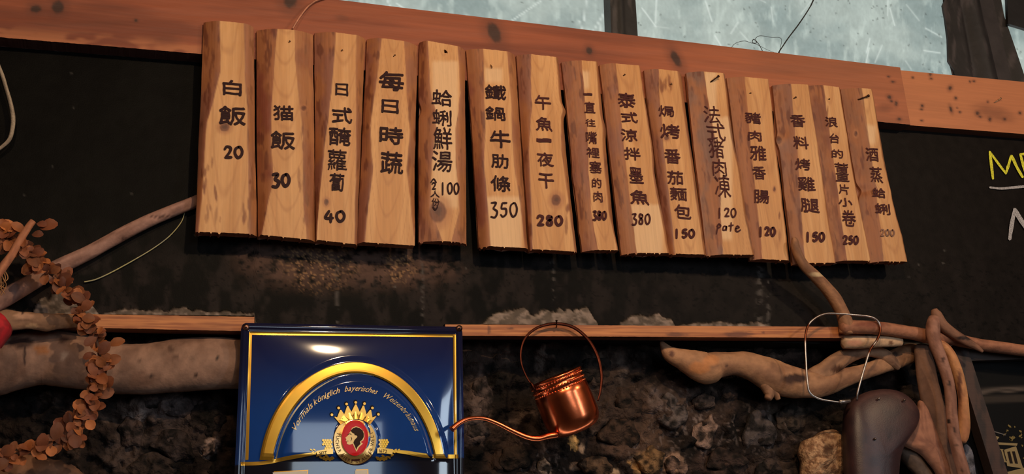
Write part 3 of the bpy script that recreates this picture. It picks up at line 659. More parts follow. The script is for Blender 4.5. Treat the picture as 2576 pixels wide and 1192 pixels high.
plank((1619, 178), (1713, 188), (1679, 642), (1776, 645), [(0, .32, .82), (.4, .2, .86), (1, .12, .86)],
  'menu plank priced 150 with torn fibres near its top, left of the grey-edged plank', [('焗', 1657, 266, 1695, 293), ('烤', 1661, 313, 1710, 348), ('番', 1672, 375, 1712, 411), ('茄', 1679, 430, 1719, 463), ('麵', 1686, 472, 1728, 504), ('包', 1697, 515, 1738, 550)], [('150', 1697, 576, 1747, 599, 5)],
  seed=10, vein=(.55, 3, 1), stains=[(1662, 200, 1690, 225, 8), (1675, 540, 1682, 600, 3)], knots=[(1677, 347, 6, 6)], nails=[((1689, 211), (1685, 212), .003, 1.3, False)])
plank((1828, 197), (1925, 206), (1886, 655), (1980, 659), [(0, .38, .99), (.4, .32, .96), (1, .26, .95)],
  'menu plank priced 120 in bold numerals, right of the plank marked pate', [('豬', 1875, 283, 1914, 310), ('肉', 1882, 329, 1916, 354), ('雅', 1887, 367, 1927, 403), ('香', 1894, 419, 1927, 451), ('腸', 1897, 478, 1935, 511)], [('120', 1909, 571, 1950, 595, 5)],
  seed=12, vein=(.7, 2, .6), knots=[(1948, 476, 3, 6)], stains=[(1950, 540, 1962, 600, 3)], nails=[((1888, 234), (1884, 235), .002, 1, True)], bark=(164, 104, 66))
plank((1725, 184), (1819, 192), (1777, 644), (1892, 645), [(0, .40, .93), (.3, .46, .86), (.5, .5, .9), (.8, .36, .9), (1, .3, .95)],
  'menu plank marked 120 and pate in thin handwriting, with a nail sticking out on top', [('法', 1770, 266, 1812, 310), ('式', 1778, 310, 1825, 354), ('猪', 1783, 350, 1821, 397), ('肉', 1792, 400, 1828, 443), ('凍', 1798, 439, 1838, 496)],
  [('120', 1805, 523, 1852, 548, 3.4), ('Pate', 1801, 563, 1862, 584, 3)], seed=11, fwd=.0065, bold=.2, vein=(.5, 4, 1), pale=[(1775, 185, 1800, 330), (1795, 300, 1840, 600)], nails=[((1803, 195), (1787, 207), .008, 1.8, True)], bark=(136, 98, 82))
plank((1942, 216), (2026, 220), (1995, 666), (2094, 665), [(0, .46, .98), (.4, .40, .98), (.7, .3, .95), (1, .22, .98)],
  'menu plank priced 150 with the curved stick standing before its foot', [('香', 1989, 289, 2026, 319), ('料', 1996, 343, 2034, 374), ('烤', 2001, 399, 2038, 428), ('雞', 2008, 445, 2051, 480), ('腿', 2015, 500, 2061, 534)], [('150', 2027, 584, 2074, 608, 5.4)],
  seed=13, vein=(.6, 3, .7), knots=[(1958, 352, 9, 10)], stains=[(1948, 230, 1965, 330, 5), (1985, 540, 1992, 590, 3)], notch=[('l', .32, -.06, .03)], nails=[((2001, 245), (1996, 248), .003, 1.2, True)], bark=(152, 104, 80))
plank((2030, 217), (2108, 227), (2098, 659), (2181, 660), [(0, .42, .92), (.5, .36, .9), (1, .28, .99)],
  'menu plank priced 250 with a deep brown bark stripe along its left side', [('浪', 2077, 294, 2107, 319), ('台', 2088, 336, 2111, 360), ('的', 2092, 376, 2121, 397), ('薑', 2101, 409, 2135, 457), ('片', 2110, 464, 2136, 489), ('小', 2110, 498, 2144, 519), ('卷', 2119, 529, 2153, 569)], [('250', 2121, 593, 2159, 615, 4.6)],
  seed=14, vein=(.6, 2, .6), stains=[(2056, 210, 2062, 260, 4), (2052, 270, 2085, 440, 16), (2080, 450, 2108, 640, 16)], nails=[((2086, 249), (2082, 250), .002, 1, True)], bark=(140, 84, 56))
plank((2114, 225), (2191, 231), (2186, 661), (2273, 662), [(0, .6, .92), (.4, .5, .84), (.8, .4, .92), (1, .3, .98)],
  'rightmost menu plank, with a faint price of 200 and a nail near its top', [('酒', 2179, 372, 2210, 405), ('蒸', 2190, 420, 2220, 459), ('蛤', 2194, 473, 2227, 497), ('蜊', 2202, 512, 2239, 539)], [('200', 2215, 577, 2250, 595, 3.2)],
  seed=15, vein=(.65, 2, .8), stains=[(2120, 230, 2150, 400, 10), (2150, 420, 2185, 600, 8)], knots=[(2153, 336, 4, 7)], notch=[('l', .6, .12, .03), ('r', .86, .03, .06)], pale=[(2172, 320, 2200, 360)], nails=[((2179, 243), (2158, 251), .007, 1.9, True)], bark=(152, 100, 66))

# ================================================================== LOWER BATTENS
def batten(name, x0, x1, top, bot, yf_, label, seed):
    X, Y, P = pxgrid(lambda t: x0+0*t, lambda t: x1+0*t, top, bot, int((x1-x0)/4), 12, yf_)
    P[..., 2] += .0006*(fbm(X/12, Y*0, seed, 3)-.5)
    g = fbm(X/150, Y/3, seed+1, 4)
    C = mix(lin(206, 132, 76), lin(160, 92, 52), ss(.35, .7, g)); C = C*(.85+.3*fbm(X/60, Y/20, seed+2))[..., None]
    for (sx, sy, rx, ry) in ((1700, 842, 26, 6), (1860, 840, 36, 8), (1285, 826, 8, 3), (1920, 836, 4, 3), (1230, 830, 3, 12)):
        C = mix(C, lin(92, 48, 34), .75*ell(X, Y, sx, sy, rx, ry, w=.4, nz=.5, seed=int(sx)))
    return slab(name, P, C, -.0006, M_BEAM, side=lin(100, 60, 40), label=label, cat='batten')  # edges and underside coloured darker, their shading put into the colour
batten('wooden_batten', -420, 640, lambda x: 791+.0155*(x-270)+1*(x < 0), lambda x: 825+.022*(x-270), -.028, 'thin pine batten left of the blue sign, above the thick log', 201)
batten('wooden_batten', 1120, 2175, lambda x: 816+.006*(x-1165), lambda x: 844+.006*(x-1165), -.028, 'thin pine batten right of the blue sign, behind the copper can handle', 205)

# ================================================================== BLUE SIGN
SY = -.046
sxl = lambda y: 607-17*(y-812)/380.; sxr = lambda y: 1163+5*(y-812)/380.; syt = lambda x: 812+10*(x-607)/556.
def sign_e(x, y):
    dl = x-sxl(y); dr = sxr(y)-x; dt = y-syt(x); db = 1640-y
    return np.minimum(np.minimum(dl, dr), np.minimum(dt, db))
def bump_(x, a, b, s=5): return ss(a-s, a+s, x)*ss(b+s, b-s, x)
def arch_d(x, y, cx, cyy, al, ar, b):
    a_ = np.where(x < cx, al, ar); return np.hypot((x-cx)/a_, (y-cyy)/b)
def sign_h(x, y):
    e_ = sign_e(x, y)
    h = .0035*bump_(e_, 3, 15, 4)+.0015*bump_(e_, 18, 22, 2)
    f_ = lambda d, k: 1-np.exp(-np.maximum(d-24, 0)/k)
    h = h+.0135*f_(x-sxl(y), 75)*f_(sxr(y)-x, 75)*f_(y-syt(x), 80)
    o_ = arch_d(x, y, 894, 1203, 244, 234, 300); i_ = arch_d(x, y, 894, 1213, 210, 205, 275)
    above = ss(1165, 1140, y)
    h = h+above*(.0045*ss(1.02, .97, o_)*ss(.98, 1.02, i_)+.0052*ss(.985, .90, i_))
    h = h+.0025*ss(1.06, .97, np.hypot((x-893)/54, (y-1109)/60))+.0012*ss(1.06, .95, np.hypot((x-893)/34, (y-1101)/46))
    return h
X, Y, P = pxgrid(lambda t: 607-37*t, lambda t: 1163+11*t, syt, lambda x: 1640+0*x, 300, 430, SY)
H = sign_h(X, Y)
# rounded corners
cr_ = 14.
for (cx_, cy_, sx_, sy_) in ((607, 812, 1, 1), (1163, 822, -1, 1)):
    dx = (X-cx_)*sx_; dy = (Y-cy_)*sy_; m_ = (dx < cr_) & (dy < cr_)
    d_ = np.hypot(dx-cr_, dy-cr_); k_ = np.where(m_ & (d_ > cr_), cr_/np.maximum(d_, 1e-6), 1)
    X = np.where(m_, cx_+sx_*(cr_+(dx-cr_)*k_), X); Y = np.where(m_, cy_+sy_*(cr_+(dy-cr_)*k_), Y)
P = unp(X, Y, SY); P[..., 1] -= H
e_ = sign_e(X, Y)
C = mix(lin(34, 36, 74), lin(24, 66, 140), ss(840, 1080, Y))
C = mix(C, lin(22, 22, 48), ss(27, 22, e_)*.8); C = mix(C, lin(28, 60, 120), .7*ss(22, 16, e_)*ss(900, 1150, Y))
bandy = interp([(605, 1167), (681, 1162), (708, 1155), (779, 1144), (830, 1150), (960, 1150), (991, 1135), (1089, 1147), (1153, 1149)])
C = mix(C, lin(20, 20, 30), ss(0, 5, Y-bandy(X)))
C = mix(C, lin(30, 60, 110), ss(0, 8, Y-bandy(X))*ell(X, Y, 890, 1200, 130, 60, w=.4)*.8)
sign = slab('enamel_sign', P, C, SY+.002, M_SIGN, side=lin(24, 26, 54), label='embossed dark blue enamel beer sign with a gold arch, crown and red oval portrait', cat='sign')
syf = lambda x, y: SY-sign_h(x, y)
def strip(A, B, n, m=4):
    A = catmull(A, n) if len(A) > 2 else np.linspace(A[0], A[1], n); B = catmull(B, n) if len(B) > 2 else np.linspace(B[0], B[1], n)
    A = np.asarray(A, float); B = np.asarray(B, float)
    V = np.concatenate([A*(1-k/(m-1.))+B*(k/(m-1.)) for k in range(m)])
    return V, [[r*n+i, (r+1)*n+i, (r+1)*n+i+1, r*n+i+1] for r in range(m-1) for i in range(n-1)]
def star(O, rings=3, n=None):
    O = np.asarray(O, float); c0 = O.mean(0); n = len(O)
    V = [c0]+[c0+(p-c0)*(k/rings) for k in range(1, rings+1) for p in O]
    fs = [[0, 1+i, 1+(i+1) % n] for i in range(n)]+[[1+k*n+i, 1+k*n+(i+1) % n, 1+(k+1)*n+(i+1) % n, 1+(k+1)*n+i] for k in range(rings-1) for i in range(n)]
    return np.array(V), fs
def oval(cx, cy, rx, ry, n=40, rot=0, rings=3):
    return star([(cx+rx*math.cos(a)*math.cos(rot)-ry*math.sin(a)*math.sin(rot), cy+rx*math.cos(a)*math.sin(rot)+ry*math.sin(a)*math.cos(rot)) for a in np.linspace(0, 2*math.pi, n, endpoint=False)], rings)
def ringstrip(cx, cy, a1, b1, a2, b2, n=60, t0=0, t1=2*math.pi):
    t = np.linspace(t0, t1, n); A = np.stack([cx+a1*np.cos(t), cy+b1*np.sin(t)], 1); B = np.stack([cx+a2*np.cos(t), cy+b2*np.sin(t)], 1)
    V = np.vstack([A, (A+B)/2, B]); return V, [[r*n+i, (r+1)*n+i, (r+1)*n+i+1, r*n+i+1] for r in range(2) for i in range(n-1)]
G1, G2 = lin(226, 172, 62), lin(206, 140, 40)
px_part('gold_border', [strip([(627, 834), (1147, 841)], [(634, 842), (1140, 848)], 90, 3), strip([(627, 834), (617, 1157)], [(634, 842), (625, 1156)], 70, 3), strip([(1147, 841), (1149, 1143)], [(1140, 848), (1142, 1143)], 70, 3)], syf, M_GOLD, sign, eps=.0004, col=G1)
def archpts(cx, cyy, al, ar, b, ybl, ybr, n=90):
    tl = math.asin(min(1, (cyy-ybl)/b)); tr = math.asin(min(1, (cyy-ybr)/b))
    t = np.linspace(math.pi-tl, tr, n); a_ = np.where(np.cos(t) < 0, al, ar)
    return np.stack([cx+a_*np.cos(t), cyy-b*np.sin(t)], 1)
A = archpts(894, 1203, 244, 234, 300, 1157, 1142); B = archpts(894, 1213, 210, 205, 275, 1157, 1142)
n_ = len(A); m_ = 9
V = np.concatenate([A*(1-k/(m_-1.))+B*(k/(m_-1.)) for k in range(m_)])
px_part('gold_arch', [(V, [[r*n_+i, (r+1)*n_+i, (r+1)*n_+i+1, r*n_+i+1] for r in range(m_-1) for i in range(n_-1)])], syf, M_GOLD, sign, eps=.0005, col=G1)
B2 = archpts(894, 1214, 206, 201, 270, 1157, 1142); B3 = archpts(894, 1214, 203, 198, 267, 1157, 1142)
px_part('arch_line', [(np.concatenate([B2, B3]), [[i, n_+i, n_+i+1, i+1] for i in range(n_-1)])], syf, M_GOLD, sign, eps=.0005, col=lin(180, 175, 150))
px_part('gold_band', [strip([(605, 1162), (645, 1161), (681, 1157), (708, 1150), (745, 1143), (795, 1137)], [(606, 1171), (645, 1170), (681, 1166), (708, 1160), (745, 1153), (795, 1143)], 60)], syf, M_GOLD, sign, eps=.0006, col=G1)
px_part('gold_band', [strip([(984, 1131), (1020, 1133), (1060, 1139), (1089, 1142), (1120, 1143), (1153, 1143)], [(984, 1137), (1020, 1142), (1060, 1150), (1089, 1152), (1120, 1153), (1153, 1153)], 60)], syf, M_GOLD, sign, eps=.0006, col=G1)
# medallion
px_part('medallion_shadow_line', [oval(893, 1109, 55.5, 60.5)], syf, M_PRINT, sign, eps=.0005, col=lin(70, 34, 24))
px_part('medallion', [oval(893, 1109, 53.5, 58.5, 60, rings=6)], syf, M_GOLD, sign, eps=.0008, col=lin(226, 180, 104))
px_part('red_oval', [oval(893, 1101, 33.5, 45, 50, rings=6)], syf, mat('red_enamel', .35, var=.02, bump=0, coat=.05, spec=.2), sign, eps=.0016, col=lin(216, 16, 14))
HEAD = [(881.5, 1085), (877, 1091), (875.5, 1095), (868.5, 1101), (871.5, 1104.5), (869.7, 1108.6), (873, 1111), (872.5, 1116), (879, 1118.5), (887.5, 1116), (890, 1122), (896.8, 1136), (902.7, 1125), (912.9, 1115.4), (907, 1112), (914, 1107), (917, 1098), (915.4, 1086.6), (910, 1079), (903, 1074), (895, 1072), (885.8, 1075.6)]
def polyfan(O, c=None):
    O = np.asarray(O, float); c = np.asarray(c if c is not None else O.mean(0)); n = len(O)
    V = np.vstack([c, O, (O+c)/2]); return V, [[0, 1+n+i, 1+n+(i+1) % n] for i in range(n)]+[[1+n+i, 1+i, 1+(i+1) % n, 1+n+(i+1) % n] for i in range(n)]
px_part('portrait', [polyfan(HEAD, (894, 1102))], syf, M_GOLD, sign, eps=.0022, col=lin(190, 140, 66))
px_part('portrait_shading', [polyfan([(882, 1083), (888, 1077), (896, 1074), (905, 1077), (912, 1082), (915, 1090), (915, 1099), (911, 1106), (905, 1111), (907, 1116), (899, 1124), (896.5, 1131), (893, 1122), (889, 1113), (892, 1106), (897, 1104), (899, 1098), (896, 1092), (892, 1094), (891, 1088), (886, 1088)], (902, 1096)),
    ribbon([(875, 1093), (880, 1091), (884, 1093)], 1.6), ribbon([(883, 1099), (885, 1104), (882, 1109)], 1.4), ribbon([(872, 1109), (877, 1109)], 1.2)], syf, M_PRINT, sign, eps=.0026, col=lin(52, 32, 24))
# crown
tips = [(835, 1043), (852, 1026), (872, 1016), (895, 1012), (917, 1015), (937, 1026), (952, 1042)]
val = [(848, 1050), (866, 1042), (884, 1036), (905, 1036), (922, 1042), (937, 1050)]
up = [(837, 1046)]
for i in range(7):
    tx, ty = tips[i]
    if i: up.append(val[i-1])
    dx = (895-tx)*.12; up += [(tx-1.6+dx, ty+5), (tx+1.6+dx, ty+5)]
up.append((950, 1046))
U = np.array(up[1:-1], float); k = len(U)
# lower arc
ang = np.linspace(-1, 1, k); Lw = np.stack([894+37*ang*1.0, 1053.5+14*ang**2], 1)
Lo = Lw.copy(); Mi = U.copy(); Mi[:, 1] = 1043+10*((U[:, 0]-894)/58)**2
V = np.vstack([U, (U+Lo)/2, Lo])
its = [(V, [[r*k+i, (r+1)*k+i, (r+1)*k+i+1, r*k+i+1] for r in range(2) for i in range(k-1)])]+[oval(tx, ty, 3.4, 3.4, 14) for tx, ty in tips]
shd = [(V2+np.array([-1.5, -2.5]), f2) for (V2, f2) in its[:1]]+[oval(tx-1, ty-2, 5, 5, 14) for tx, ty in tips]
px_part('crown_outline', shd, syf, M_PRINT, sign, eps=.0012, col=lin(14, 14, 34))
px_part('crown', its, syf, M_GOLD, sign, eps=.003, col=lin(228, 178, 84))
px_part('crown_dots', [oval(894+dx, 1044+dx*dx*.0085, 1.3, 1.3, 8) for dx in (-33, -25, -15, -5, 5, 15, 25, 33)], syf, M_PRINT, sign, eps=.0038, col=lin(40, 24, 30))
its = []
for sg in (-1, 1):
    c0 = 893+sg*68
    for r in range(5):
        for q in range(4-(r > 2)):
            its.append(oval(c0-sg*(6-q*6)+(r % 2)*3, 1107+r*5.2, 2.9, 3.1, 8))
    for q in range(6): its.append(oval(c0+sg*(-12+q*7.5), 1151+3*math.sin(q*2.2)-q*.6, 5, 2.6, 10, rot=.6*(-1)**q))
    for q in range(5): its.append(oval(893+sg*(58+q*5), 1153+2*(q % 2), 4, 4.4, 10))
    for q in range(4): its.append(oval(893+sg*(98+q*4), 1134+3*(-1)**q, 4, 1.6, 8, rot=.5*(-1)**q*sg))
px_part('hop_and_wheat', its, syf, M_GOLD, sign, eps=.002, col=lin(226, 172, 58))
px_part('ribbon_banner', [strip([(796, 1134), (815, 1130.5), (838, 1128)], [(798, 1147), (817, 1143), (838, 1141)], 16)], syf, M_GOLD, sign, eps=.003, col=lin(220, 170, 78))
px_part('ribbon_banner', [strip([(949, 1126), (968, 1127), (989, 1130)], [(949, 1140), (968, 1140), (987, 1143)], 16)], syf, M_GOLD, sign, eps=.003, col=lin(220, 170, 78))
def word(txt, pos, size, shear=0., ang=None, off=0., sx=1.):
    """pos: f(s px along)-> (x,y,angle); lays out letters"""
    its = []; s = 0.
    for ch in txt:
        if ch == ' ': s += size*.3*sx; continue
        V, fs, asp = glyph(ch, 0, off, .5)
        cu_low = {'g': -.2, 'y': -.2, 'p': -.2, 'j': -.2}.get(ch, 0)
        W = V*asp; W[:, 1] += cu_low; adv = asp[0]+.07
        x, y, a_ = pos(s+adv*size*sx/2)
        gx = (W[:, 0]-asp[0]/2+shear*W[:, 1])*size*sx; gy = W[:, 1]*size
        its.append((np.stack([x+gx*math.cos(a_)+gy*math.sin(a_), y+gx*math.sin(a_)-gy*math.cos(a_)], 1), fs)); s += adv*size*sx
    return its, s
def on_arc(cx, cy, r, th0, sgn=1):
    def f(s):
        th = th0+sgn*s/r; return cx+r*math.cos(th), cy+r*math.sin(th), th+sgn*math.pi/2
    return f
its = []
for (w_, x0, y0, x1, y1) in (('Vormals', 745, 1090, 790, 1026), ('königlich', 794, 1024, 854, 988), ('bayerisches', 866, 984, 947, 988), ('Weizenbräuhaus', 960, 994, 1038, 1086)):
    th0 = math.atan2(y0-1143, x0-894); th1 = math.atan2(y1-1143, x1-894); L = (th1-th0)*160
    _, s = word(w_, lambda s: (0, 0, 0), 20, .45)
    a_, _ = word(w_, on_arc(894, 1143, 160, th0), 20, .5, sx=L/s); its += a_
px_part('lettering', its, syf, M_GOLD, sign, eps=.0009, col=lin(214, 178, 116), label='slanted gold script curving under the arch')
# text round the medallion (tops toward the centre, read anticlockwise)
its = []; txt = 'TUCHER BIERE IN ALLER WELT'; n_t = len(txt)
t0, t1 = math.radians(205), math.radians(-27)
wts = [.62 if c == ' ' else (.6 if c == 'I' else 1.) for c in txt]; cum = np.cumsum([0]+wts); tot = cum[-1]
for i, ch in enumerate(txt):
    if ch == ' ': continue
    f = (cum[i]+cum[i+1])/2/tot; th = t0+(t1-t0)*f
    cx_, cy_ = 893+48.5*math.cos(th), 1109+56*math.sin(th)
    V, fs, asp = glyph(ch, 0, 0, .5); W = V*asp
    tx, ty = -48.5*math.sin(th)*(-1), 56*math.cos(th)*(-1)      # direction of reading
    a_ = math.atan2(ty, tx)
    gx = (W[:, 0]-asp[0]/2)*11.5; gy = W[:, 1]*12.5
    its.append((np.stack([cx_+gx*math.cos(a_)+gy*math.sin(a_), cy_+gx*math.sin(a_)-gy*math.cos(a_)], 1), fs))
px_part('lettering', its, syf, M_PRINT, sign, eps=.0014, col=lin(70, 40, 26), label='dark capitals around the oval')
i1, _ = word('SEIT', lambda s: (803+s, 1144-s*.11, -.11), 11.5, sx=1.05)
i2, _ = word('1672', lambda s: (954+s, 1138+s*.06, .06), 12)
px_part('lettering', i1+i2, syf, M_PRINT, sign, eps=.0036, col=lin(70, 40, 26), label='dark lettering on the two ribbons')
TT = [strip([(686, 1188), (730, 1186), (773, 1184)], [(690, 1212), (730, 1210), (770, 1208)], 12), strip([(716, 1206), (717, 1300)], [(744, 1205), (745, 1300)], 12),
      strip([(893, 1183), (897, 1330)], [(924, 1182), (928, 1330)], 12), strip([(926, 1230), (960, 1235), (965, 1330)], [(926, 1250), (945, 1258), (946, 1330)], 12),
      ]
px_part('brand_letter_edge', [(v+np.array([2.5, -2.5]), f) for v, f in TT], syf, M_GOLD, sign, eps=.0008, col=G2)
px_part('brand_letter', TT, syf, M_PRINT, sign, eps=.0014, col=lin(225, 220, 205), label='white capital and tall letter cut off by the lower edge of the picture')
for (x_, y_) in ((619, 823), (1155, 826)):
    pillow('screw', blob(x_, y_, 9, 9, j=0), SY-.003, .004, M_STEEL, sign, base=(150, 110, 96), rings=4, nout=20, rough=0)
    pillow('screw_slot', blob(x_, y_, 3, 3, j=0), SY-.0068, .001, M_STEEL, sign, base=(60, 44, 40), rings=2, nout=10, rough=0)

# ================================================================== COPPER WATERING CAN
can = empty('watering_can', unp(1440, 1090, -.06), label='small tilted copper watering can with a long curved spout, hung from the batten', cat='watering can')
CY0 = -.05
b0 = unp(1384, 912, CY0+.0) ; 
top_c = unp(1396, 946, CY0); bot_c = unp(1456, 1078, CY0)
ax = bot_c-top_c; hgt = np.linalg.norm(ax); ax /= hgt
ax = ax+np.array([0, .10, 0]); ax /= np.linalg.norm(ax)   # mouth leans a little to the room
e1 = np.cross(ax, [0, 1, 0]); e1 /= np.linalg.norm(e1); e2 = np.cross(ax, e1)
def lathe(name, prof, m, parent, n=72, beads=(), **kw):
    th = np.linspace(0, 2*math.pi, n, endpoint=False); V = []
    for k_, (r_, h_) in enumerate(prof):
        rr = np.full(n, r_)
        V.append(top_c+ax*h_+np.cos(th)[:, None]*rr[:, None]*e1+np.sin(th)[:, None]*rr[:, None]*e2)
    V = np.vstack(V); F4 = gridfaces(len(prof), n, wrap=True)
    return build(name, V, F4, m, parent, kw.pop('col', None), True, **kw)
Rb = 70*float(mpp(top_c)); Hh = hgt
prof = [(.001, Hh*.93), (Rb*.80, Hh*.93), (Rb*.92, Hh*.8), (Rb*.93, Hh*.3), (Rb*.9, .002), (Rb*.97, 0), (Rb*1.0, .001), (Rb*1.0, .004), (Rb*.955, .006)]
hs = np.linspace(.006, Hh*.24, 26)
for h_ in hs: prof.append((Rb*(.955+.012*math.sin((h_-.006)/(Hh*.24)*math.pi*5)), h_))
prof += [(Rb*.99, Hh*.27), (Rb*1.0, Hh*.35), (Rb*1.005, Hh*.6), (Rb*1.005, Hh*.78), (Rb*.98, Hh*.87), (Rb*.90, Hh*.95), (Rb*.76, Hh*1.01), (Rb*.5, Hh*1.045), (.001, Hh*1.055)]
lathe('body', prof, M_COPPER, can)
# hammered beads round the neck
for hb, rb_ in ((Hh*.085, 1.05), (Hh*.17, 1.25), (Hh*.24, .95)):
    V = []; fs = []; nb = 54
    for k in range(nb):
        t = 2*math.pi*k/nb; c0 = top_c+ax*hb+(math.cos(t)*e1+math.sin(t)*e2)*Rb*.965; rd = math.cos(t)*e1+math.sin(t)*e2; tg = -math.sin(t)*e1+math.cos(t)*e2
        o_ = len(V); r_ = .0019*rb_
        V += [c0+rd*r_*1.1]+[c0+rd*r_*.4+(math.cos(q)*tg+math.sin(q)*ax)*r_ for q in np.linspace(0, 2*math.pi, 7)[:-1]]+[c0-rd*r_*.4+(math.cos(q)*tg+math.sin(q)*ax)*r_*1.1 for q in np.linspace(0, 2*math.pi, 7)[:-1]]
        for q in range(6): fs += [[o_, o_+1+q, o_+1+(q+1) % 6], [o_+1+q, o_+7+q, o_+7+(q+1) % 6, o_+1+(q+1) % 6]]
    o = build('bead_band', V, fs, M_COPPER, can, None, True, kind='stuff')
tube('spout', [(1400, 1093, -.055, 9), (1377, 1097, -.06, 8), (1352, 1103, -.064, 7), (1325, 1099, -.068, 6.5), (1290, 1084, -.073, 6), (1250, 1064, -.078, 5.6), (1215, 1052, -.082, 5.4), (1180, 1053, -.084, 5.6), (1155, 1064, -.085, 6.2), (1136, 1080, -.086, 8)], M_COPPER, can, base=(150, 90, 60), n=16, step=4, rough=0, pointed=(0, -.6))
tube('handle', [(1342, 972, -.055, 2.4), (1326, 950, -.052, 2.6), (1312, 915, -.05, 2.6), (1311, 880, -.048, 2.8), (1323, 848, -.045, 3), (1352, 824, -.043, 3.4), (1395, 814, -.042, 4), (1440, 822, -.043, 4.4), (1478, 852, -.047, 4.6), (1503, 895, -.052, 4.6), (1513, 940, -.057, 4.2), (1511, 980, -.06, 3.4), (1504, 1008, -.062, 2.2)], M_DCOPPER, can, base=(90, 50, 36), n=10, step=4, rough=0, flat=.5)
tube('ear', [(1350, 985, -.055, 4), (1341, 973, -.055, 5), (1336, 962, -.055, 3)], M_DCOPPER, can, n=10, step=2, rough=0)
nail((1400, 809), (1400, 822), -.0285, .024, 1.8, can, True)

# ================================================================== DRIFTWOOD
tube('driftwood_stick', [(524, 492, -.0125, 14), (490, 508, -.0130, 15), (386, 550, -.0135, 16), (309, 588, -.0145, 17), (232, 631, -.016, 18), (154, 668, -.02, 20), (89, 705, -.024, 21), (0, 757, -.036, 23), (-45, 784, -.049, 20), (-70, 798, -.053, 16)], M_DRIFT, base=(170, 128, 112), alt=(128, 90, 76), rough=.035, n=18, spots=[(400, 545, 30, 3, (92, 62, 52)), (310, 600, 8, 5, (96, 66, 56)), (450, 520, 3, 3, (70, 45, 40))], seed=3, label='long pale driftwood stick rising to the leftmost menu plank', cat='driftwood')
tube('pale_cord', [(466, 530, -.004, 1.2), (455, 560, -.004, 1.4), (425, 595, -.004, 1.5), (385, 625, -.004, 1.5), (335, 655, -.004, 1.6), (280, 685, -.004, 1.7), (240, 703, -.004, 1.7), (212, 709, -.005, 1.8)], M_STRING, base=(190, 180, 120), alt=(150, 150, 150), n=8, step=4, rough=0, label='thin pale cord curving on the board below the long driftwood stick', cat='cord')
tube('rope_loop', [(-60, 130, -.02, 5), (-20, 140, -.02, 5), (2, 180, -.02, 5), (18, 230, -.02, 5), (29, 270, -.02, 5.4), (33, 305, -.02, 5.4), (26, 345, -.02, 5), (10, 365, -.02, 4.6), (-12, 378, -.02, 4.6), (-50, 380, -.02, 4.6), (-80, 330, -.02, 4.6)], M_STRING, base=(168, 150, 128), alt=(120, 104, 88), n=10, step=4, rough=.05, label='loop of thin rope hanging at the left edge of the board', cat='rope')
tube('twine', [(736, 72, -.052, 2), (742, 62, -.05, 2.2), (752, 46, -.048, 2.3), (765, 28, -.046, 2.3), (778, 14, -.044, 2.3), (796, 2, -.042, 2.3), (830, -8, -.04, 2.3), (880, -20, -.039, 2.3)], M_STRING, base=(206, 140, 110), n=8, step=4, rough=.05, label='piece of twine rising over the beam above the second plank', cat='twine')
tube('driftwood_log', [(-260, 960, .012, 100), (-150, 945, .012, 92), (-60, 930, .012, 80), (0, 919, .012, 73), (72, 903, .012, 71), (127, 899, .012, 70), (199, 910, .012, 67), (283, 925, .012, 63), (362, 928, .012, 64), (435, 921, .012, 67), (507, 914, .012, 67), (598, 913, .012, 64), (625, 912, .012, 60)], M_DRIFT, base=(154, 118, 98), alt=(112, 80, 64), rough=.03, n=40, step=5, flat=.8, seed=5,
     spots=[(50, 862, 34, 14, (60, 36, 28)), (62, 895, 3, 28, (60, 36, 28)), (105, 880, 22, 8, (160, 104, 64)), (160, 895, 12, 7, (190, 160, 140)), (381, 942, 5, 4, (20, 12, 10)), (350, 903, 8, 4, (80, 54, 42)), (545, 904, 5, 5, (20, 12, 10)), (521, 906, 5, 2, (40, 22, 18)), (492, 942, 5, 3, (50, 28, 20)), (430, 877, 8, 5, (90, 62, 48)), (440, 895, 10, 6, (104, 74, 58)), (160, 855, 14, 6, (84, 56, 44))],
     label='thick smooth driftwood log lying behind the leaf wreath, left of the blue sign', cat='log')
tube('rough_wood', [(-28, 812, -.05, 22), (20, 807, -.052, 25), (80, 806, -.05, 24), (130, 808, -.048, 22), (180, 810, -.046, 16), (212, 812, -.044, 8)], M_DRIFT, base=(150, 112, 84), alt=(90, 60, 44), rough=.16, n=26, step=4, flat=.6, seed=8, spots=[(60, 795, 26, 8, (196, 150, 118)), (80, 820, 16, 6, (190, 150, 112)), (58, 788, 4, 4, (40, 24, 18))], label='splintery piece of rough wood on the left batten, behind the wreath', cat='driftwood')
tube('bark_log', [(-120, 1190, -.0, 60), (0, 1190, 0, 58), (70, 1196, 0, 54), (140, 1206, 0, 48), (180, 1216, 0, 40), (215, 1226, .01, 24)], M_DRIFT, base=(124, 86, 62), alt=(84, 58, 44), rough=.12, n=26, step=4, flat=.7, seed=18, label='weathered log end in the lower left corner below the wreath', cat='log')
tube('dry_twig', [(83, 556, -.112, 8), (72, 570, -.112, 9), (50, 605, -.112, 10), (30, 640, -.112, 10), (12, 665, -.112, 11), (-10, 695, -.112, 12), (-40, 740, -.112, 13)], M_DRIFT, base=(186, 120, 84), alt=(140, 84, 62), n=14, step=4, rough=.05, seed=9, label='short reddish twig at the upper left of the leaf wreath', cat='twig')
rt = []
roots = empty('dry_roots', unp(5, 710, -.09), label='tuft of dry yellow roots at the left edge below the reddish twig', cat='roots')
for k in range(16):
    r_ = random.Random(k); x0 = r_.uniform(-14, 10)
    tube('root', [(x0, 675, -.088, 1.6), (x0+r_.uniform(-8, 12), 700, -.092-.01*r_.random(), 1.5), (x0+r_.uniform(-10, 16), 718, -.09, 1.1), (x0+r_.uniform(-16, 8), 735+r_.uniform(-8, 10), -.088, .8)], M_DRIFT, roots, base=(190, 136, 84), n=6, step=4, rough=0)
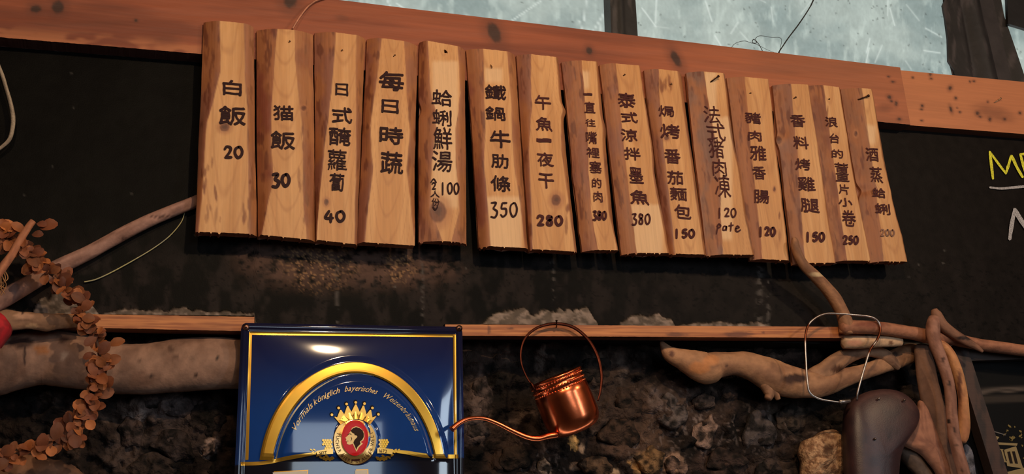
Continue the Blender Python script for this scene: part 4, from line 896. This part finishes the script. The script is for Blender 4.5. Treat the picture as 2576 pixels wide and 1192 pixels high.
# red cloth corner
pillow('red_box', [(-70, 770), (-2, 788), (14, 800), (30, 822), (26, 836), (0, 870), (-60, 850)], -.10, .03, M_CLOTH, base=(196, 30, 40), alt=(150, 22, 30), rings=9, nout=64, rough=.03, back=.6, power=.22, smoothout=False, label='corner of a bright red object at the left edge above the log', cat='red object')

# curved stick, branch, block
tube('curved_stick', [(1996, 598, -.072, 5), (1999, 606, -.072, 9), (2003, 628, -.07, 11.5), (2020, 664, -.066, 13), (2050, 694, -.062, 14.5), (2075, 720, -.058, 15.5), (2100, 752, -.054, 17), (2118, 785, -.05, 17), (2128, 815, -.046, 18), (2128, 838, -.042, 17)], M_DRIFT, base=(170, 120, 84), alt=(116, 78, 56), n=18, step=4, rough=.04, seed=11, spots=[(2055, 690, 22, 5, (200, 170, 130))], label='slim curved stick standing against the board, its tip over a menu plank', cat='stick')
HB = [(2001, 952, 34, 12, (58, 30, 18)), (2105, 928, 16, 10, (84, 50, 30)), (1690, 890, 6, 8, (110, 70, 54)), (1790, 905, 20, 14, (196, 132, 84)), (1760, 925, 26, 16, (190, 124, 74)), (2252, 890, 8, 6, (60, 36, 24)), (1880, 910, 3, 2, (80, 50, 36)), (1828, 922, 3, 3, (80, 50, 36))]  # largest dark spot paints the shade inside a hollow onto the surface
br = empty('driftwood_branch', unp(1950, 940, .02), label='knobbly forked driftwood branch hung below the right batten, with holes worn through it', cat='driftwood')
tube('main_limb', [(1664, 862, .012, 6), (1682, 886, .012, 19), (1715, 903, .01, 27), (1745, 917, .008, 36), (1778, 926, .008, 40), (1806, 917, .01, 33), (1850, 914, .01, 29), (1890, 922, .01, 34), (1935, 942, .01, 41), (1980, 958, .008, 40), (2030, 967, .006, 36), (2075, 963, .006, 31), (2120, 950, .008, 25), (2165, 938, .01, 19), (2210, 922, .012, 20), (2250, 904, .012, 25), (2285, 890, .012, 26), (2312, 882, .012, 17)], M_DRIFT, br, base=(176, 128, 92), alt=(128, 88, 64), n=30, step=4, rough=.07, flat=.75, seed=12, spots=HB, pointed=(.8, .2))
tube('side_limb', [(2040, 955, .006, 24), (2072, 936, .004, 26), (2102, 912, .002, 23), (2140, 892, .004, 19), (2180, 884, .006, 14), (2215, 889, .006, 17), (2240, 906, .004, 18), (2262, 926, .004, 8)], M_DRIFT, br, base=(166, 122, 90), alt=(112, 78, 58), n=22, step=4, rough=.08, flat=.8, seed=13, spots=HB)
tube('stub', [(1925, 965, .01, 18), (1935, 990, .01, 13), (1932, 1004, .01, 9)], M_DRIFT, br, base=(160, 116, 86), n=14, step=3, rough=.08, seed=14)
tube('stub', [(1940, 978, .01, 12), (1953, 994, .008, 8), (1958, 1005, .008, 6)], M_DRIFT, br, base=(160, 116, 86), n=14, step=3, rough=.08, seed=15)
tube('wood_block', [(2121, 861, -.03, 15), (2150, 861, -.03, 17), (2200, 859, -.03, 16), (2245, 857, -.03, 16), (2266, 858, -.03, 13)], M_DRIFT, base=(206, 168, 132), alt=(160, 122, 90), n=20, step=4, rough=.07, flat=.8, seed=16, spots=[(2242, 862, 6, 6, (120, 84, 60)), (2150, 862, 20, 8, (196, 140, 110))], label='pale squared stick of wood under the right end of the batten, behind the wire', cat='wood piece')
tube('driftwood_rail', [(2118, 826, -.048, 14), (2160, 822, -.048, 17), (2220, 826, -.048, 17), (2285, 836, -.046, 17), (2340, 847, -.044, 18), (2385, 848, -.042, 18), (2430, 860, -.04, 15), (2480, 869, -.04, 15), (2540, 877, -.04, 15), (2620, 886, -.04, 15), (2760, 900, -.04, 15)], M_DRIFT, base=(170, 112, 82), alt=(116, 72, 52), n=20, step=4, rough=.05, seed=17, spots=[(2190, 816, 40, 8, (130, 72, 50)), (2380, 838, 4, 4, (100, 60, 44))], label='reddish driftwood rail running right from the batten end to the picture edge', cat='driftwood')
tube('leaning_wood', [(2350, 778, -.068, 8), (2356, 792, -.068, 14), (2372, 818, -.066, 15), (2400, 840, -.064, 13), (2430, 858, -.062, 11), (2455, 872, -.062, 8), (2472, 884, -.062, 4)], M_DRIFT, base=(142, 98, 74), alt=(92, 60, 46), n=16, step=4, rough=.06, flat=.8, seed=19, spots=[(2430, 850, 24, 5, (44, 26, 20))], label='forked slanting wood scrap with its tip highest, crossing over the driftwood rail', cat='driftwood')
tube('driftwood_stick', [(2350, 800, -.078, 14), (2347, 825, -.08, 17), (2352, 862, -.08, 16), (2372, 916, -.078, 15), (2389, 977, -.076, 14), (2395, 1050, -.074, 14), (2402, 1104, -.072, 15), (2421, 1177, -.07, 16), (2440, 1260, -.07, 16), (2460, 1340, -.07, 16)], M_DRIFT, base=(164, 116, 96), alt=(124, 80, 62), n=18, step=4, rough=.05, seed=20, spots=[(2388, 965, 4, 8, (40, 24, 18)), (2386, 1059, 4, 7, (40, 24, 18)), (2401, 1080, 3, 8, (60, 36, 26)), (2372, 905, 5, 8, (80, 50, 40)), (2406, 1120, 3, 4, (60, 36, 26)), (2420, 1184, 4, 5, (60, 36, 26))], label='wormholed upright driftwood stick, left of the shorter round-ended one', cat='driftwood')
tube('driftwood_stick', [(2362, 862, -.05, 8), (2375, 872, -.052, 12), (2392, 894, -.054, 13), (2408, 934, -.056, 14), (2419, 977, -.056, 13), (2424, 1014, -.056, 13), (2425, 1065, -.056, 15), (2422, 1098, -.056, 14), (2421, 1112, -.056, 9)], M_DRIFT, base=(196, 136, 88), alt=(156, 98, 64), n=18, step=4, rough=.05, seed=21, spots=[(2414, 970, 6, 40, (112, 66, 44))], label='short orange-brown driftwood stick with a rounded lower end', cat='driftwood')
tube('driftwood_slab', [(2318, 868, -.02, 22), (2326, 910, -.02, 28), (2336, 970, -.02, 32), (2350, 1030, -.02, 34), (2368, 1090, -.02, 34), (2386, 1150, -.02, 30), (2400, 1210, -.02, 26), (2420, 1300, -.02, 24)], M_DRIFT, base=(120, 84, 64), alt=(84, 56, 42), n=18, step=5, rough=.04, flat=.45, seed=22, label='flat dark driftwood slab behind the two upright sticks', cat='driftwood')
pillow('wood_wedge', [(2312, 1000), (2328, 1020), (2345, 1065), (2366, 1120), (2384, 1170), (2400, 1240), (2378, 1240), (2352, 1180), (2318, 1140), (2266, 1116), (2288, 1086), (2306, 1044)], -.03, .016, M_DRIFT, base=(164, 110, 84), alt=(132, 84, 64), rings=8, nout=60, rough=.1, seed=23, back=.3, power=.4, label='smooth pinkish wood wedge between the leather saddle and the upright sticks', cat='driftwood')
tube('twisted_root', [(2268, 1120, .0, 20), (2290, 1150, .0, 24), (2316, 1184, .0, 22), (2346, 1230, .0, 22)], M_DRIFT, base=(70, 54, 46), alt=(120, 96, 80), n=18, step=4, rough=.2, seed=24, label='dark split root in the gap below the pinkish wood wedge', cat='root')
# wire frame
tube('wire_loop', [(2115, 1012, -.066, 2.4), (2100, 1010, -.066, 2.4), (2062, 1003, -.066, 2.5), (2038, 988, -.066, 2.6), (2031, 960, -.066, 2.6), (2027, 900, -.066, 2.6), (2026, 850, -.066, 2.8), (2033, 818, -.066, 3), (2052, 799, -.066, 2.8), (2078, 789, -.064, 2.6), (2110, 789, -.062, 2.6), (2150, 792, -.062, 2.6), (2190, 797, -.066, 2.8), (2209, 809, -.066, 3), (2214, 830, -.066, 3.2), (2206, 855, -.068, 3.2), (2189, 880, -.068, 3), (2176, 920, -.068, 2.6), (2164, 962, -.066, 2.6), (2157, 990, -.062, 2.6), (2156, 1004, -.058, 2.4)], M_STEEL, base=(206, 200, 196), alt=(150, 120, 100), n=10, step=3, rough=0,
     spots=[(2029, 830, 8, 30, (110, 60, 40)), (2212, 840, 10, 24, (110, 60, 40)), (2190, 875, 10, 14, (110, 60, 40))], label='bent grey wire loop hooked over the batten, holding the saddle', cat='wire')
# saddle
sd = empty('bicycle_saddle', unp(2210, 1100, -.06), label='dark brown leather bicycle saddle hanging nose down from the wire loop', cat='saddle')
SO = [(2133, 1035), (2140, 1012), (2158, 995), (2185, 983), (2216, 978), (2246, 980), (2272, 989), (2294, 1008), (2308, 1030), (2310, 1048), (2303, 1070), (2285, 1096), (2268, 1122), (2258, 1150), (2254, 1192), (2252, 1240), (2244, 1300), (2225, 1350), (2195, 1362), (2165, 1350), (2146, 1300), (2138, 1240), (2135, 1192), (2131, 1120), (2130, 1080)]
def sc_(px, py):
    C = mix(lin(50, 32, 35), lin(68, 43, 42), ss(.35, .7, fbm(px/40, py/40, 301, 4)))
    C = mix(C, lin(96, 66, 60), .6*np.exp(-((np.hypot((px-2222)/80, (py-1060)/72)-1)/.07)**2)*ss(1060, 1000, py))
    for q in ((2236, 1095), (2236, 1148), (2232, 1070)): C = mix(C, lin(36, 20, 20), .8*ell(px, py, q[0], q[1], 5, 4, w=.4))
    return C
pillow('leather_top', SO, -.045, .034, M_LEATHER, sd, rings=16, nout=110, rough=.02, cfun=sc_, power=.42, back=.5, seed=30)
for (x_, y_) in ((2211, 1002), (2275, 1006), (2201, 1104)):
    pillow('rivet', blob(x_, y_, 3.6, 3.6, j=0), -.071 if y_ < 1050 else -.079, .0025, M_STEEL, sd, base=(170, 150, 140), rings=3, nout=14, rough=0)
tube('clasp', [(2112, 1009, -.068, 4), (2122, 1010, -.07, 5), (2138, 1008, -.066, 4)], M_STEEL, sd, base=(200, 190, 185), n=10, step=2, rough=0)
# tan coral
def cc_(px, py):
    C = mix(lin(206, 162, 122), lin(140, 98, 68), ss(.4, .65, fbm(px/7, py/7, 311, 3)))
    C = mix(C, lin(70, 42, 28), ell(px, py, 2082, 1132, 12, 16, .4, w=.5, nz=.4, seed=2)*.8)
    return C
pillow('coral_lump', blob(2075, 1150, 64, 70, 0, n=15, j=.16, seed=9), .03, .036, mat('coral', .95, var=.35, scale=(200, 200, 200), bump=1., bscale=(260, 260, 260), dist=.004), rings=16, nout=90, rough=.35, cfun=cc_, label='round tan coral lump low on the stone wall, left of the saddle', cat='coral')

# picture in a dark frame, lower right
pf = empty('framed_picture', unp(2500, 1050, .0), label='dark framed picture of cream houses in the lower right corner', cat='picture')
X, Y, P = pxgrid(lambda t: 2398+122*t, lambda t: 2432+126*t*1.0, lambda x: 868+0*x, lambda x: 1260+0*x, 16, 60, -.02)
slab('frame_post', P, mix(lin(74, 50, 40), lin(48, 34, 28), ss(.4, .6, fbm(X/12, Y/50, 5))), .005, M_BEAM, pf, side=lin(46, 32, 26))
X, Y, P = pxgrid(lambda t: 2415+0*t, lambda t: 2980+0*t, lambda x: 868+.11*(x-2415), lambda x: 908-.03*(x-2415), 40, 10, -.016)
slab('frame_rail', P, mix(lin(62, 44, 36), lin(40, 28, 24), fbm(X/40, Y/8, 7)), .005, M_BEAM, pf, side=lin(40, 28, 24))
X, Y, P = pxgrid(lambda t: 2415+0*t, lambda t: 2980+0*t, lambda x: 892+0*x, lambda x: 1400+0*x, 120, 110, .012)
C = np.broadcast_to(lin(7, 6, 6), P.shape).copy()
for k in range(5): C = mix(C, lin(96, 84, 76), .9*np.exp(-((Y-(974+k*4.2)+.055*(X-2450)*(k/4.+.2))/1.2)**2)*ss(2446, 2452, X))
C = mix(C, lin(58, 50, 44), .9*bump_(Y+.03*(X-2460), 996, 1014, 3))
slab('picture_panel', P, C, .016, M_PRINT, pf, side=lin(20, 16, 14))
pyf = lambda x, y: np.full(np.shape(x), .012)
def quadpx(*p):
    p = np.array(p, float); return p, [list(range(len(p)))]
cream, cream2 = lin(150, 130, 92), lin(130, 114, 84)
px_part('printed_house', [quadpx((2486, 1091), (2514, 1099), (2508, 1107), (2492, 1104)), quadpx((2506, 1112), (2560, 1115), (2558, 1121), (2504, 1118)), quadpx((2526, 1131), (2556, 1122), (2574, 1178), (2534, 1172)),
    quadpx((2497, 1127), (2524, 1130), (2536, 1163), (2507, 1161)), quadpx((2514, 1192), (2576, 1176), (2650, 1180), (2650, 1250), (2516, 1250))], pyf, M_PRINT, pf, eps=.001, col=cream, label='cream printed houses')
px_part('printed_window', [quadpx((2534, 1136), (2541, 1135), (2548, 1165), (2541, 1165)), quadpx((2546, 1135), (2553, 1135), (2561, 1166), (2554, 1165))]+[quadpx((2502+k*7, 1131), (2504+k*7, 1131), (2512+k*7, 1159), (2510+k*7, 1159)) for k in range(4)], pyf, M_PRINT, pf, eps=.002, col=lin(34, 24, 18))
its = []; r_ = random.Random(5)
for k in range(60):
    x_, y_ = (r_.uniform(2524, 2650), r_.uniform(1072, 1112)) if k < 42 else (r_.uniform(2572, 2650), r_.uniform(1115, 1175))
    its.append(star(np.array(blob(x_, y_, r_.uniform(2, 5), r_.uniform(1.5, 4), r_.uniform(0, 3), n=5, j=.6, seed=k)), 1))
px_part('printed_foliage', its, pyf, M_PRINT, pf, eps=.001, col=lin(126, 108, 62))
px_part('printed_line', [ribbon([(2484, 1080), (2530, 1094)], 2.5)], pyf, M_PRINT, pf, eps=.0015, col=lin(110, 104, 100))
pillow('grey_stone', [(2424, 1112), (2440, 1118), (2446, 1140), (2452, 1180), (2460, 1240), (2430, 1240), (2428, 1180), (2420, 1140)], -.02, .01, M_STONE, base=(110, 108, 116), rings=5, nout=30, rough=.3, label='rough grey stone sliver between the round-ended stick and the dark frame', cat='stone')

# ================================================================== LEAF WREATH
wr_ = empty('leaf_wreath', unp(0, 885, -.07), label='round wreath of dried brown leaves hanging over the log at the left', cat='wreath')
WC = [(0, 588), (40, 612), (75, 645), (110, 676), (150, 705), (185, 745), (215, 795), (240, 850), (252, 905), (250, 960), (235, 1010), (205, 1060), (165, 1098), (115, 1122), (60, 1138), (0, 1150)]
left = [(-x*1.0-2, y) for x, y in WC[1:-1]][::-1]
ringpts = WC+left+[WC[0]]
tube('stem_ring', [(x, y, -.084, 4.5) for x, y in ringpts], M_DRIFT, wr_, base=(92, 58, 40), n=8, step=6, rough=.1)
leafmeshes = []
for q in range(6):
    r_ = random.Random(q+50); V = []; L = .017*r_.uniform(.85, 1.15); wd_ = L*r_.uniform(.34, .48)
    for i, t in enumerate(np.linspace(0, 1, 6)):
        ww = wd_*(math.sin(math.pi*t**1.15)**.5 if 0 < t < 1 else (.1 if t == 0 else .3))
        for s_ in (-1, -.5, 0, .5, 1):
            V.append((s_*ww, t*L, .22*abs(s_)*ww*r_.uniform(.9, 1.3)+.10*L*math.sin(t*2.5)+(s_ != 0)*r_.uniform(-.0005, .0005)))
    me = bpy.data.meshes.new('leaf'); me.from_pydata(V, [], gridfaces(6, 5).tolist()); me.materials.append(M_LEAF)
    me.polygons.foreach_set('use_smooth', [True]*len(me.polygons)); me.update(); leafmeshes.append(me)
Q = catmull(ringpts, 400)
NL = 290; rl = random.Random(77)
# more leaves where the photograph shows them (right half of the ring)
vis = [i for i in range(400) if Q[i, 0] > -25]; hid = [i for i in range(400) if Q[i, 0] <= -25]
for k in range(NL):
    i = vis[int(rl.random()*len(vis))] if k < 262 else hid[int(rl.random()*len(hid))]
    x, y = Q[i]; t = Q[(i+1) % 400]-Q[i-1]; t /= np.hypot(*t)+1e-9
    thin = .8 if y < 700 and x < 160 else 1.
    off = rl.gauss(0, (18 if y > 760 else 13)*thin); yy = -.084-rl.uniform(-.008, .02)
    base_ = unp(x-t[1]*off*.5, y+t[0]*off*.5, yy)
    side_ = 1 if rl.random() < .5 else -1
    ang_ = math.atan2(-t[1], t[0])+side_*rl.uniform(.2, 2.6)
    d = Vector((math.cos(ang_), rl.uniform(-.7, .25), math.sin(ang_))).normalized()
    nrm = Vector((rl.uniform(-.6, .6), -1, rl.uniform(-.2, .9))).normalized()
    xa = d.cross(nrm).normalized(); za = xa.cross(d).normalized()
    if za.y > 0 and rl.random() < .8: xa = -xa; za = -za
    M = Matrix((( xa.x, d.x, za.x, base_[0]), (xa.y, d.y, za.y, base_[1]), (xa.z, d.z, za.z, base_[2]), (0, 0, 0, 1)))
    o = bpy.data.objects.new('leaf', leafmeshes[rl.randrange(6)]); COL.objects.link(o); o.parent = wr_
    s_ = rl.uniform(.75, 1.5)
    o.matrix_parent_inverse = Matrix.Translation(-wr_.location); o.matrix_basis = M @ Matrix.Scale(s_, 4)
# few round leaves at the tip of the twig
for k, (x, y, s_, a_) in enumerate(((92, 562, 1.1, -.3), (100, 574, 1.9, .2), (62, 585, 1.3, 2.6), (40, 578, 1.5, 2.9), (55, 618, 1.2, -1.2), (8, 600, 2.2, 1.8), (-5, 640, 2.0, 2.0), (80, 590, 1.2, -.1), (72, 640, 1.5, -1.0), (66, 625, 1.2, -1.6))):
    base_ = unp(x, y, -.098); d = Vector((math.cos(a_), -.2, math.sin(a_))).normalized(); nrm = Vector((0, -1, .3)).normalized()
    xa = d.cross(nrm).normalized(); za = xa.cross(d).normalized()
    M = Matrix((( xa.x, d.x, za.x, base_[0]), (xa.y, d.y, za.y, base_[1]), (xa.z, d.z, za.z, base_[2]), (0, 0, 0, 1)))
    o = bpy.data.objects.new('leaf', leafmeshes[k % 6]); COL.objects.link(o); o.parent = wr_
    o.matrix_parent_inverse = Matrix.Translation(-wr_.location); o.matrix_basis = M @ Matrix.Scale(s_, 4)
